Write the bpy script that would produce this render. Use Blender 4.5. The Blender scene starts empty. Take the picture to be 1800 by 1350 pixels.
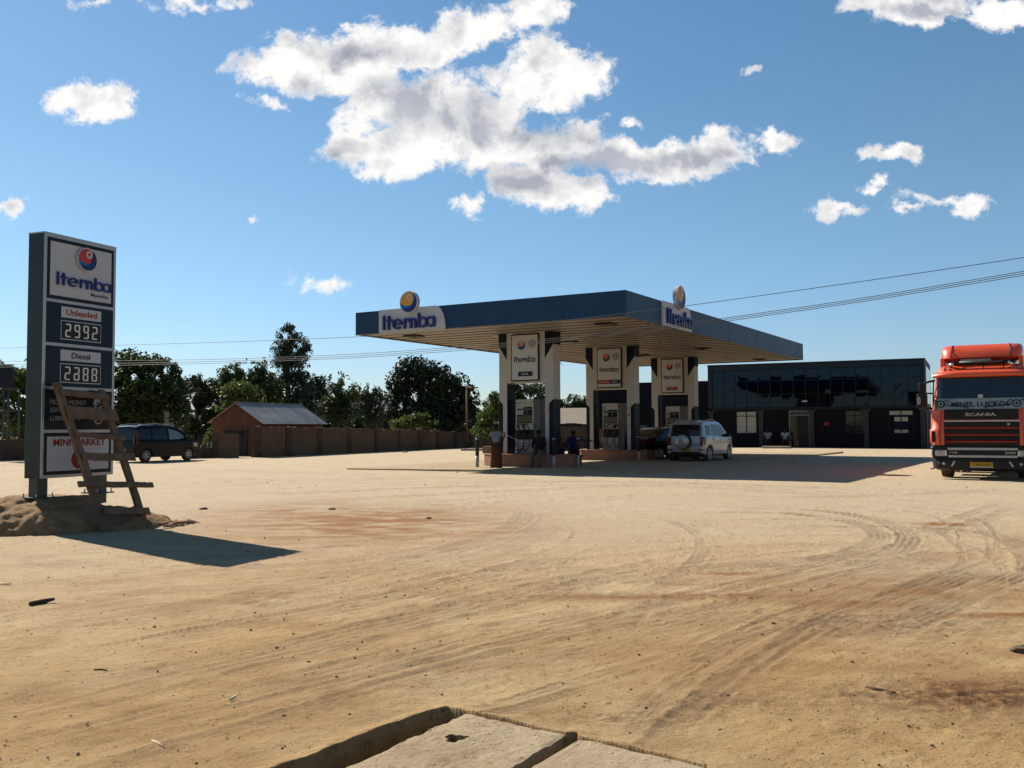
import bpy, bmesh, math, random
import numpy as np
from mathutils import Vector, Matrix
R = math.radians
scene = bpy.context.scene
col = scene.collection

# ---------------------------------------------------------------- camera
F, HY, ROLL, H = 1658.08, 752.78, 0.0046, 1.4457          # focal length in photo pixels, horizon row, roll, eye height
PITCH = math.atan((HY-675)/F)
cam_d = bpy.data.cameras.new('camera'); cam = bpy.data.objects.new('camera', cam_d); col.objects.link(cam)
cam_d.sensor_width = 36; cam_d.lens = F/1800*36; cam_d.clip_start = .05; cam_d.clip_end = 8000
cam.matrix_world = Matrix.Translation((0, 0, H)) @ Matrix.Rotation(R(90)+PITCH, 4, 'X') @ Matrix.Rotation(-ROLL, 4, 'Z')
scene.camera = cam
scene.render.resolution_x = 1024; scene.render.resolution_y = 768

# ---------------------------------------------------------------- light and exposure
SUN_AZ, SUN_EL = 0.7962, 0.6812                            # radians left of the view axis, above the horizon
scene.view_settings.view_transform = 'Standard'; scene.view_settings.look = 'None'
scene.view_settings.gamma = 1; scene.view_settings.use_curve_mapping = False
scene.view_settings.exposure = 0.94
sun_d = bpy.data.lights.new('sun', 'SUN'); sun = bpy.data.objects.new('sun', sun_d); col.objects.link(sun)
sun_d.energy = 5.0; sun_d.angle = R(.5); sun_d.color = (1, .93, .82)
sdir = Vector((-math.sin(SUN_AZ)*math.cos(SUN_EL), math.cos(SUN_AZ)*math.cos(SUN_EL), math.sin(SUN_EL)))
sun.rotation_euler = sdir.to_track_quat('Z', 'Y').to_euler()

def ray(px, py):
    """direction of a photo pixel"""
    x, y = px-900, 675-py
    x0 = x*math.cos(ROLL)+y*math.sin(ROLL); y0 = -x*math.sin(ROLL)+y*math.cos(ROLL)
    return Vector((x0, F*math.cos(PITCH)-y0*math.sin(PITCH), F*math.sin(PITCH)+y0*math.cos(PITCH)))
def G(px, py, z=0):
    d = ray(px, py); t = (z-H)/d.z
    return Vector((d.x*t, d.y*t, z))
def W(px, py, D):
    d = ray(px, py); t = D/d.y
    return Vector((d.x*t, D, H+d.z*t))
def onplane(o, u, px, py):
    """pixel -> (t, z) on the vertical plane through o with horizontal direction u"""
    d = ray(px, py); n = Vector((-u.y, u.x, 0)); t = (o-Vector((0, 0, H))).dot(n)/d.dot(n)
    p = Vector((0, 0, H))+d*t
    return (p-o).x*u.x+(p-o).y*u.y, p.z

world = bpy.data.worlds.new('World'); scene.world = world; world.use_nodes = True
def build_world():
    nt = world.node_tree; N = nt.nodes; L = nt.links; N.clear()
    out = N.new('ShaderNodeOutputWorld'); bg = N.new('ShaderNodeBackground'); bg.inputs[1].default_value = .052
    L.new(bg.outputs[0], out.inputs[0])
    sky = N.new('ShaderNodeTexSky'); sky.sky_type = 'NISHITA'; sky.sun_disc = False
    sky.sun_elevation = SUN_EL; sky.sun_rotation = -SUN_AZ; sky.altitude = 1100; sky.air_density = 1.3; sky.dust_density = .35; sky.ozone_density = 3.2
    tc = N.new('ShaderNodeTexCoord')
    def M(op, a, b=None, c=None, clamp=False):
        n = N.new('ShaderNodeMath'); n.operation = op; n.use_clamp = clamp
        for i, v in enumerate((a, b, c)):
            if v is None: continue
            if isinstance(v, (int, float)): n.inputs[i].default_value = v
            else: L.new(v, n.inputs[i])
        return n.outputs[0]
    def V(op, a, b=None):
        n = N.new('ShaderNodeVectorMath'); n.operation = op
        for i, v in enumerate((a, b)):
            if v is None: continue
            if isinstance(v, tuple): n.inputs[i].default_value = v
            else: L.new(v, n.inputs[i])
        return n
    sep = N.new('ShaderNodeSeparateXYZ'); L.new(tc.outputs['Generated'], sep.inputs[0])
    yy = M('MAXIMUM', sep.outputs[1], .02)
    u = M('DIVIDE', sep.outputs[0], yy); v = M('DIVIDE', sep.outputs[2], yy)
    cmb = N.new('ShaderNodeCombineXYZ'); L.new(u, cmb.inputs[0]); L.new(v, cmb.inputs[1])
    uv = cmb.outputs[0]
    def noise(scale, detail, rough=.6, vec=None, dist=0, off=(0, 0, 0)):
        n = N.new('ShaderNodeTexNoise'); n.inputs['Scale'].default_value = scale; n.inputs['Detail'].default_value = detail
        n.inputs['Roughness'].default_value = rough; n.inputs['Distortion'].default_value = dist
        a = V('ADD', vec if vec is not None else uv, off); L.new(a.outputs[0], n.inputs['Vector'])
        return n
    # the cloud outlines wander
    w1 = noise(9, 3, .6); w2 = noise(38, 4, .65, off=(3, 1, 0))
    o1 = V('MULTIPLY', V('SUBTRACT', w1.outputs['Color'], (.5, .5, .5)).outputs[0], (.085, .05, 0)).outputs[0]
    o2 = V('MULTIPLY', V('SUBTRACT', w2.outputs['Color'], (.5, .5, .5)).outputs[0], (.040, .028, 0)).outputs[0]
    uvw = V('ADD', V('ADD', uv, o1).outputs[0], o2).outputs[0]
    def blob(px, py, rx, ry, vec, k=1.0):
        d = ray(px, py)
        s = V('SUBTRACT', vec, (d.x/d.y, d.z/d.y, 0)); m = V('MULTIPLY', s.outputs[0], (F/rx, F/ry, 0))
        ln = V('LENGTH', m.outputs[0]).outputs['Value']
        return M('MULTIPLY', M('SUBTRACT', 1, ln), k)
    B = [(545,112,150,55),(690,80,165,55),(620,130,130,50),(835,60,75,48),(930,22,62,42),(760,190,205,85),(950,140,130,70),(1035,140,50,55),
         (700,262,150,55),(900,255,200,70),(960,330,130,52),(1130,272,180,48),(1255,262,85,38),(1350,252,60,22),
         (165,172,98,45),(8,350,38,19),(570,503,46,18),(1610,10,130,40),(1765,28,70,42),(1562,272,46,17),(1488,378,72,22),(1645,345,88,22),(1590,366,40,18),
         (340,2,90,22),(155,2,36,16),(818,367,30,24),(648,298,48,18),(1305,115,19,13),(460,378,12,8),(1540,341,24,15),(1110,207,26,12),(468,172,40,16)]
    d = None
    for b in B:
        x = blob(b[0], b[1], b[2]*.97, b[3]*.95, uvw, min(1.5, .35+min(b[2], b[3]*2)/85.))
        d = x if d is None else M('MAXIMUM', d, x)
    f1 = noise(19, 10, .64, off=(7, 2, 0), dist=.35); f2 = noise(75, 8, .72, off=(1, 9, 0), dist=.4)
    e = M('ADD', M('MULTIPLY', M('SUBTRACT', f1.outputs['Fac'], .5), 3.0), M('MULTIPLY', M('SUBTRACT', f2.outputs['Fac'], .5), .8))
    dens = M('ADD', d, e)
    ss = N.new('ShaderNodeMapRange'); ss.interpolation_type = 'SMOOTHSTEP'; L.new(dens, ss.inputs[0])
    ss.inputs[1].default_value = -.05; ss.inputs[2].default_value = .55
    alpha = M('MULTIPLY', ss.outputs[0], M('GREATER_THAN', sep.outputs[1], .03))
    # thick grey hearts of the clouds
    g = None
    for b in [(640,88,120,26),(797,190,120,52),(700,150,80,30),(972,232,120,34),(930,320,110,26),(1068,286,130,26),(620,262,60,22),(1200,275,70,18),(1640,20,60,12)]:
        x = blob(*b, uvw); g = x if g is None else M('MAXIMUM', g, x)
    gs = noise(9, 3, .45, off=(5, 5, 0))
    g = M('ADD', g, M('MULTIPLY', M('SUBTRACT', gs.outputs['Fac'], .5), .9))
    gr = N.new('ShaderNodeMapRange'); gr.interpolation_type = 'SMOOTHSTEP'; L.new(g, gr.inputs[0]); gr.inputs[1].default_value = -.5; gr.inputs[2].default_value = .95
    # billows: fine light and dark through the body
    bl = noise(22, 7, .6, off=(2, 8, 0), dist=.2)
    blm = N.new('ShaderNodeMapRange'); L.new(bl.outputs['Fac'], blm.inputs[0]); blm.inputs[1].default_value = .4; blm.inputs[2].default_value = .72
    la = noise(17, 5, .55, off=(7, 2, 0), dist=.3); lb = noise(17, 5, .55, off=(6.985, 2.022, 0), dist=.3)
    relief = M('MULTIPLY', M('MAXIMUM', M('MULTIPLY', M('SUBTRACT', lb.outputs['Fac'], la.outputs['Fac']), 3.2), -.2), M('MINIMUM', M('MAXIMUM', M('MULTIPLY', dens, 1.6), 0), 1))
    gg = M('ADD', M('ADD', M('MULTIPLY', gr.outputs[0], .78), relief), M('MULTIPLY', M('MULTIPLY', blm.outputs[0], .34), M('MINIMUM', M('MAXIMUM', dens, 0), 1)), clamp=True)
    cm = N.new('ShaderNodeMix'); cm.data_type = 'RGBA'; L.new(gg, cm.inputs[0])
    cm.inputs[6].default_value = (10.2, 10.0, 9.8, 1)
    gm = N.new('ShaderNodeMix'); gm.data_type = 'RGBA'; gv = noise(13, 5, .5, off=(4, 6, 0)); gr2 = N.new('ShaderNodeMapRange'); gr2.inputs[1].default_value = .3; gr2.inputs[2].default_value = .7; L.new(gv.outputs['Fac'], gr2.inputs[0])
    L.new(gr2.outputs[0], gm.inputs[0]); gm.inputs[6].default_value = (3.3, 3.55, 4.3, 1); gm.inputs[7].default_value = (5.4, 5.6, 6.2, 1); L.new(gm.outputs[2], cm.inputs[7])
    # sky colour: a little deeper blue than the bare sky model, as the phone rendered it
    hs = N.new('ShaderNodeHueSaturation'); hs.inputs['Saturation'].default_value = 1.14; hs.inputs['Value'].default_value = 1.04; hs.inputs['Hue'].default_value = .495; L.new(sky.outputs[0], hs.inputs['Color'])
    hz = N.new('ShaderNodeMapRange'); hz.interpolation_type = 'SMOOTHSTEP'; L.new(v, hz.inputs[0]); hz.inputs[1].default_value = -.02; hz.inputs[2].default_value = .30
    ht = N.new('ShaderNodeMix'); ht.data_type = 'RGBA'; L.new(hz.outputs[0], ht.inputs[0]); ht.inputs[6].default_value = (.72, .86, 1.16, 1); ht.inputs[7].default_value = (1, 1, 1, 1)
    hm = N.new('ShaderNodeMix'); hm.data_type = 'RGBA'; hm.blend_type = 'MULTIPLY'; hm.inputs[0].default_value = 1; L.new(hs.outputs[0], hm.inputs[6]); L.new(ht.outputs[2], hm.inputs[7])
    mx = N.new('ShaderNodeMix'); mx.data_type = 'RGBA'; L.new(alpha, mx.inputs[0]); L.new(hm.outputs[2], mx.inputs[6]); L.new(cm.outputs[2], mx.inputs[7])
    L.new(mx.outputs[2], bg.inputs[0])
build_world()

# ---------------------------------------------------------------- helpers
def tag(o, label=None, cat=None, group=None, kind=None):
    if label: o['label'] = label
    if cat: o['category'] = cat
    if group: o['group'] = group
    if kind: o['kind'] = kind
    return o
def thing(name, label, cat, loc=(0, 0, 0), rz=0, group=None):
    o = bpy.data.objects.new(name, None); col.objects.link(o); o.location = loc; o.rotation_euler = (0, 0, rz); o.empty_display_size = .2
    return tag(o, label, cat, group)
KD = .74
def mat(name, c, rough=.6, metal=0, var=.12, scale=6, bump=0, bscale=40, c2=None, coat=0, spec=.2, dust=0, stretch=None):
    m = bpy.data.materials.new(name); m.use_nodes = True; nt = m.node_tree; N = nt.nodes; L = nt.links
    p = N['Principled BSDF']; p.inputs['Roughness'].default_value = rough; p.inputs['Metallic'].default_value = metal
    p.inputs['Coat Weight'].default_value = coat; p.inputs['Specular IOR Level'].default_value = spec
    c = tuple(q*KD for q in c); c2 = tuple(q*KD for q in c2) if c2 else None
    tc = N.new('ShaderNodeTexCoord'); vec = tc.outputs['Object']
    if stretch:
        mp = N.new('ShaderNodeMapping'); mp.inputs['Scale'].default_value = stretch; L.new(vec, mp.inputs[0]); vec = mp.outputs[0]
    n = N.new('ShaderNodeTexNoise'); n.inputs['Scale'].default_value = scale; n.inputs['Detail'].default_value = 7; n.inputs['Roughness'].default_value = .6
    L.new(vec, n.inputs['Vector'])
    rp = N.new('ShaderNodeValToRGB'); rp.color_ramp.elements[0].position = .32; rp.color_ramp.elements[1].position = .68
    a = c2 if c2 else tuple(max(0, x*(1-var)) for x in c); b = c if c2 else tuple(min(1, x*(1+var)) for x in c)
    rp.color_ramp.elements[0].color = (*a, 1); rp.color_ramp.elements[1].color = (*b, 1)
    L.new(n.outputs['Fac'], rp.inputs[0]); base = rp.outputs[0]
    if dust:
        # dust thrown up from the yard settles low on everything
        g = N.new('ShaderNodeNewGeometry'); s = N.new('ShaderNodeSeparateXYZ'); L.new(g.outputs['Position'], s.inputs[0])
        mr = N.new('ShaderNodeMapRange'); L.new(s.outputs[2], mr.inputs[0]); mr.inputs[1].default_value = 1.1; mr.inputs[2].default_value = 0; mr.inputs[3].default_value = .08; mr.inputs[4].default_value = 1
        n3 = N.new('ShaderNodeTexNoise'); n3.inputs['Scale'].default_value = 3; n3.inputs['Detail'].default_value = 8; L.new(vec, n3.inputs['Vector'])
        mu = N.new('ShaderNodeMath'); mu.operation = 'MULTIPLY'; L.new(mr.outputs[0], mu.inputs[0]); L.new(n3.outputs['Fac'], mu.inputs[1])
        m2 = N.new('ShaderNodeMath'); m2.operation = 'MULTIPLY'; L.new(mu.outputs[0], m2.inputs[0]); m2.inputs[1].default_value = dust
        mx = N.new('ShaderNodeMix'); mx.data_type = 'RGBA'; L.new(m2.outputs[0], mx.inputs[0]); L.new(base, mx.inputs[6]); mx.inputs[7].default_value = (.22, .15, .085, 1)
        base = mx.outputs[2]
    L.new(base, p.inputs['Base Color'])
    n4 = N.new('ShaderNodeMapRange'); L.new(n.outputs['Fac'], n4.inputs[0]); n4.inputs[1].default_value = .2; n4.inputs[2].default_value = .8
    n4.inputs[3].default_value = max(0, rough-.07); n4.inputs[4].default_value = min(1, rough+.1); L.new(n4.outputs[0], p.inputs['Roughness'])
    if bump:
        n2 = N.new('ShaderNodeTexNoise'); n2.inputs['Scale'].default_value = bscale; n2.inputs['Detail'].default_value = 6; L.new(vec, n2.inputs['Vector'])
        bp = N.new('ShaderNodeBump'); bp.inputs['Strength'].default_value = bump; bp.inputs['Distance'].default_value = .02
        L.new(n2.outputs['Fac'], bp.inputs['Height']); L.new(bp.outputs[0], p.inputs['Normal'])
    return m

class MB:
    """collects shapes and links them as one mesh object; M4 is the current local transform"""
    def __init__(s): s.v = []; s.f = []; s.m = []; s.sm = []; s.mats = []; s.T = Matrix.Identity(4)
    def mi(s, m):
        if m not in s.mats: s.mats.append(m)
        return s.mats.index(m)
    def add(s, vs, fs, m, smooth=False, T=None):
        b = len(s.v); X = s.T @ T if T is not None else s.T
        s.v += [tuple(X @ Vector(p)) for p in vs]; i = s.mi(m)
        for f in fs: s.f.append([b+k for k in f]); s.m.append(i); s.sm.append(smooth)
        return s
    def box(s, x0, x1, y0, y1, z0, z1, m, bev=0, T=None):
        if x0 > x1: x0, x1 = x1, x0
        if y0 > y1: y0, y1 = y1, y0
        if z0 > z1: z0, z1 = z1, z0
        if not bev:
            vs = [(x, y, z) for z in (z0, z1) for y in (y0, y1) for x in (x0, x1)]
            return s.add(vs, [(0,2,3,1),(4,5,7,6),(0,1,5,4),(2,6,7,3),(0,4,6,2),(1,3,7,5)], m, T=T)
        bm = bmesh.new(); bmesh.ops.create_cube(bm, size=1)
        for v in bm.verts: v.co = Vector(((x0+x1)/2+v.co.x*(x1-x0), (y0+y1)/2+v.co.y*(y1-y0), (z0+z1)/2+v.co.z*(z1-z0)))
        bmesh.ops.bevel(bm, geom=bm.edges[:], offset=min(bev, .45*min(x1-x0, y1-y0, z1-z0)), segments=2, profile=.5, affect='EDGES')
        return s.bm(bm, m, T=T)
    def bm(s, bm, m, smooth=False, T=None):
        bm.verts.index_update(); s.add([tuple(v.co) for v in bm.verts], [[v.index for v in f.verts] for f in bm.faces], m, smooth, T); bm.free(); return s
    def prism(s, pts, y0, y1, m, T=None, smooth=False):
        """polygon in x,z (counter-clockwise) extruded from y0 (front) to y1"""
        n = len(pts); vs = [(x, y0, z) for x, z in pts]+[(x, y1, z) for x, z in pts]
        a = sum(pts[i][0]*pts[(i+1) % n][1]-pts[(i+1) % n][0]*pts[i][1] for i in range(n))
        fr = list(range(n)); bk = [2*n-1-i for i in range(n)]; sd = [(i, n+i, n+(i+1) % n, (i+1) % n) for i in range(n)]
        if a < 0: fr.reverse(); bk.reverse(); sd = [tuple(reversed(q)) for q in sd]
        s.add(vs, [fr, bk], m, False, T)
        b = len(s.v)-2*n; i = s.mi(m)
        for q in sd: s.f.append([b+k for k in q]); s.m.append(i); s.sm.append(smooth)
        return s
    def tube(s, pts, r, m, seg=8, cap=True, smooth=True, T=None):
        pts = [Vector(p) for p in pts]; rr = r if isinstance(r, (list, tuple)) else [r]*len(pts)
        vs = []; fs = []; up = None
        for i, p in enumerate(pts):
            d = (pts[min(i+1, len(pts)-1)]-pts[max(i-1, 0)]).normalized()
            if up is None: up = Vector((0, 0, 1)) if abs(d.z) < .9 else Vector((0, 1, 0))
            a = d.cross(up).normalized(); b = a.cross(d).normalized(); up = b
            for k in range(seg):
                t = 2*math.pi*k/seg; q = p+(a*math.cos(t)+b*math.sin(t))*rr[i]; vs.append(tuple(q))
        for i in range(len(pts)-1):
            for k in range(seg):
                k2 = (k+1) % seg; fs.append((i*seg+k, i*seg+k2, (i+1)*seg+k2, (i+1)*seg+k))
        if cap: fs.append(tuple(reversed(range(seg)))); fs.append(tuple((len(pts)-1)*seg+k for k in range(seg)))
        return s.add(vs, fs, m, smooth, T)
    def lathe(s, prof, m, seg=24, axis='Z', T=None, smooth=True):
        """prof: (radius, height) pairs turned about the axis"""
        vs = []; fs = []; n = len(prof)
        for k in range(seg):
            t = 2*math.pi*k/seg
            for r, h in prof:
                p = (r*math.cos(t), r*math.sin(t), h)
                if axis == 'Y': p = (p[0], p[2], -p[1]) if False else (r*math.cos(t), h, r*math.sin(t))
                if axis == 'X': p = (h, r*math.cos(t), r*math.sin(t))
                vs.append(p)
        for k in range(seg):
            k2 = (k+1) % seg
            for i in range(n-1):
                q = (k*n+i, k2*n+i, k2*n+i+1, k*n+i+1)
                fs.append(tuple(reversed(q)) if axis == 'Y' else q)
        return s.add(vs, fs, m, smooth, T)
    def build(s, name, parent=None, bevel=0, bseg=2, angle=None):
        me = bpy.data.meshes.new(name); me.from_pydata(s.v, [], s.f); 
        for m in s.mats: me.materials.append(m)
        me.polygons.foreach_set('material_index', s.m); me.polygons.foreach_set('use_smooth', s.sm)
        me.validate(); me.update()
        if angle: me.set_sharp_from_angle(angle=R(angle))
        o = bpy.data.objects.new(name, me); col.objects.link(o)
        if parent: o.parent = parent
        if bevel:
            b = o.modifiers.new('bevel', 'BEVEL'); b.width = bevel; b.segments = bseg; b.limit_method = 'ANGLE'; b.angle_limit = R(35)
        return o

_tc = {}
def textgeo(s, bold=0):
    """word -> (verts, faces) flat, baseline at 0, from the built-in font"""
    k = (s, bold)
    if k in _tc: return _tc[k]
    c = bpy.data.curves.new('t', 'FONT'); c.body = s; c.size = 1; c.offset = bold; c.resolution_u = 3; c.extrude = .5
    o = bpy.data.objects.new('t', c); col.objects.link(o); bpy.context.view_layer.update()
    me = o.evaluated_get(bpy.context.evaluated_depsgraph_get()).to_mesh()
    vs = [tuple(v.co) for v in me.vertices]; fs = [list(p.vertices) for p in me.polygons]
    o.to_mesh_clear(); bpy.data.objects.remove(o); bpy.data.curves.remove(c)
    _tc[k] = (vs, fs); return _tc[k]
def word(mb, s, x0, x1, zb, h, y, m, depth=.006, bold=0, caps=True):
    """a word fitted to x0..x1, baseline zb, capital height h, standing on the plane y facing -y"""
    vs, fs = textgeo(s, bold); a = min(v[0] for v in vs); b = max(v[0] for v in vs)
    ch = textgeo('H', bold)[0]; hh = max(v[1] for v in ch)-min(v[1] for v in ch)
    sx = (x1-x0)/(b-a); sz = h/hh
    mb.add([(x0+(v[0]-a)*sx, y-depth*(v[2]+.5), zb+v[1]*sz) for v in vs], fs, m)
def arcpts(cx, cz, r, a0, a1, n, rz=None):
    return [(cx+r*math.cos(a0+(a1-a0)*i/n), cz+(rz or r)*math.sin(a0+(a1-a0)*i/n)) for i in range(n+1)]
def ringpoly(mb, cx, cz, ro, ri, a0, a1, y0, y1, m, n=20, sx=1, sz=1, ox=0, oz=0):
    for i in range(n):
        t0 = a0+(a1-a0)*i/n; t1 = a0+(a1-a0)*(i+1)/n
        P = [(cx+ri*math.cos(t0), cz+ri*math.sin(t0)), (cx+ro*math.cos(t0), cz+ro*math.sin(t0)), (cx+ro*math.cos(t1), cz+ro*math.sin(t1)), (cx+ri*math.cos(t1), cz+ri*math.sin(t1))]
        mb.prism([(ox+x*sx, oz+z*sz) for x, z in P], y0, y1, m)
def itemba(mb, x0, x1, zb, xh, y, m, depth=.03):
    """the station's name in round geometric letters; xh = x-height"""
    st = .185; total = 5.665; sx = (x1-x0)/total; sz = xh; k = 0
    def rect(a, b, c, d):
        nonlocal k; k += 1
        mb.prism([(x0+a*sx, zb+c*sz), (x0+b*sx, zb+c*sz), (x0+b*sx, zb+d*sz), (x0+a*sx, zb+d*sz)], y-depth-.0013*(k % 3), y, m)
    def ring(cx, cz, ro, ri, a0=0, a1=2*math.pi, n=24):
        ringpoly(mb, cx, cz, ro, ri, a0, a1, y-depth-.004, y, m, n, sx, sz, x0, zb)
    rect(0, st, 0, 1.42)                                   # I
    rect(.55, .55+st, 0, 1.36); rect(.4, 1.0, .78, 1.0)    # t
    ring(1.6, .5, .52, .34, R(-5), R(318)); rect(1.12, 2.09, .42, .59)      # e
    rect(2.32, 2.32+st, 0, 1.0)
    for c in (2.77, 3.25): ring(c, .58, .42, .235, 0, math.pi, 14)      # m
    rect(2.985, 2.985+.205, 0, .6); rect(3.465, 3.465+.205, 0, .6)
    rect(3.86, 3.86+st, 0, 1.42); ring(4.36, .5, .52, .34)                # b
    rect(5.45, 5.45+st, 0, 1.0); ring(5.18, .5, .52, .34)                 # a
def disc(mb, cx, cz, r, y0, y1, m, n=36, rz=None):
    mb.prism(arcpts(cx, cz, r, 0, 2*math.pi*(n-1)/n, n-1, rz), y0, y1, m)
def crescent(mb, cx, cz, r, ox, oz, r2, y0, y1, m, n=28):
    """the part of the disc (cx,cz,r) outside the circle (cx+ox,cz+oz,r2)"""
    d = math.hypot(ox, oz); a = math.atan2(oz, ox)
    ca = (r*r+d*d-r2*r2)/(2*r*d); ca = max(-1, min(1, ca)); t = math.acos(ca)
    cb = (d*d+r2*r2-r*r)/(2*d*r2); cb = max(-1, min(1, cb)); t2 = math.acos(cb)
    o_ = arcpts(cx, cz, r, a+t, a+2*math.pi-t, n); i_ = arcpts(cx+ox, cz+oz, r2, a+math.pi+t2, a+math.pi-t2+0, n)
    # inner arc runs back through the side nearest the crescent
    for k in range(n):
        mb.prism([i_[n-k], o_[k], o_[k+1], i_[n-k-1]], y0, y1, m)
def emblem(mb, cx, cz, r, y, rim, top, mid, deep, white, th=.05, front=False):
    """round badge: coloured sky with a white ring, two blue waves below"""
    disc(mb, cx, cz, r, y-th, y, white, 40)
    disc(mb, cx, cz, r*.9, y-th-.004, y-th, top, 40)
    crescent(mb, cx, cz, r*.9, -r*.12, r*.62, r*.98, y-th-.008, y-th, white)
    crescent(mb, cx, cz, r*.9, -r*.14, r*.68, r*1.02, y-th-.012, y-th, mid)
    crescent(mb, cx, cz, r*.9, -r*.30, r*.34, r*.90, y-th-.016, y-th, white)
    crescent(mb, cx, cz, r*.9, -r*.33, r*.37, r*.92, y-th-.020, y-th, deep)
    disc(mb, cx+r*.12, cz+r*.42, r*.33, y-th-.024, y-th, white, 24)
    disc(mb, cx+r*.10, cz+r*.42, r*.15, y-th-.028, y-th, top, 20)

# ---------------------------------------------------------------- numpy noise
def _hash(ix, iy, s):
    h = (ix.astype(np.int64)*374761393+iy.astype(np.int64)*668265263+s*974711) & 0x7fffffff
    h = ((h ^ (h >> 13))*1274126177) & 0x7fffffff
    return ((h ^ (h >> 16)) & 0xffff)/65535.
def vnoise(x, y, s=0):
    ix = np.floor(x); iy = np.floor(y); fx = x-ix; fy = y-iy; fx = fx*fx*(3-2*fx); fy = fy*fy*(3-2*fy)
    a = _hash(ix, iy, s); b = _hash(ix+1, iy, s); c = _hash(ix, iy+1, s); d = _hash(ix+1, iy+1, s)
    return (a*(1-fx)+b*fx)*(1-fy)+(c*(1-fx)+d*fx)*fy-.5
def fbm(x, y, o=4, s=0, g=.5):
    t = 0; a = 1
    for i in range(o): t = t+a*vnoise(x*2**i, y*2**i, s+i*17); a *= g
    return t
def sstep(a, b, x):
    t = np.clip((x-a)/(b-a), 0, 1); return t*t*(3-2*t)

# slab outlines and the open drain around them
SA = [G(827.5, 1252.5), G(1007, 1291)]
_dn = (G(612, 1350)-SA[0]).normalized()
SLAB1 = [SA[0], SA[1], SA[1]+_dn*2.2, SA[0]+_dn*2.2]
_b0 = G(1028, 1295); _b1 = G(1250, 1348)
SLAB2 = [_b0, _b0+(_b1-_b0)*1.0, _b0+(_b1-_b0)+_dn*2.2, _b0+_dn*2.2]
_g0 = G(508, 1350)
PIT = [SA[0]+_dn*.05, SA[1]+_dn*.07, G(1016, 1296), _b0+_dn*.06, _b1+_dn*.06, _b1+_dn*2.3, _g0+(_g0-G(790, 1252)).normalized()*1.7, _g0, G(625, 1304), G(742, 1262), G(786, 1251)]
def inside(poly, x, y):
    c = np.zeros(x.shape, bool); n = len(poly)
    for i in range(n):
        a = poly[i]; b = poly[(i+1) % n]
        if abs(b.y-a.y) < 1e-9: continue
        c ^= ((a.y > y) != (b.y > y)) & (x < (b.x-a.x)*(y-a.y)/(b.y-a.y)+a.x)
    return c
def polydist(pl, x, y, closed=False):
    """distance and signed offset to a polyline, and position along it"""
    best = np.full(x.shape, 1e9); off = np.zeros(x.shape); s0 = 0; along = np.zeros(x.shape)
    n = len(pl)
    for i in range(n if closed else n-1):
        a = pl[i]; b = pl[(i+1) % n]; dx = b.x-a.x; dy = b.y-a.y; l = math.hypot(dx, dy)
        if l < 1e-6: continue
        t = np.clip(((x-a.x)*dx+(y-a.y)*dy)/(l*l), 0, 1); ex = x-a.x-dx*t; ey = y-a.y-dy*t; d = np.hypot(ex, ey)
        m = d < best; best[m] = d[m]; off[m] = ((dx*(y-a.y)-dy*(x-a.x))/l)[m]; along[m] = (s0+t*l)[m]; s0 += l
    return best, off, along
def smooth_pl(pl, n=4):
    for _ in range(n):
        q = [pl[0]]
        for a, b in zip(pl, pl[1:]): q += [a*.75+b*.25, a*.25+b*.75]
        pl = q+[pl[-1]]
    return pl
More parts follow.
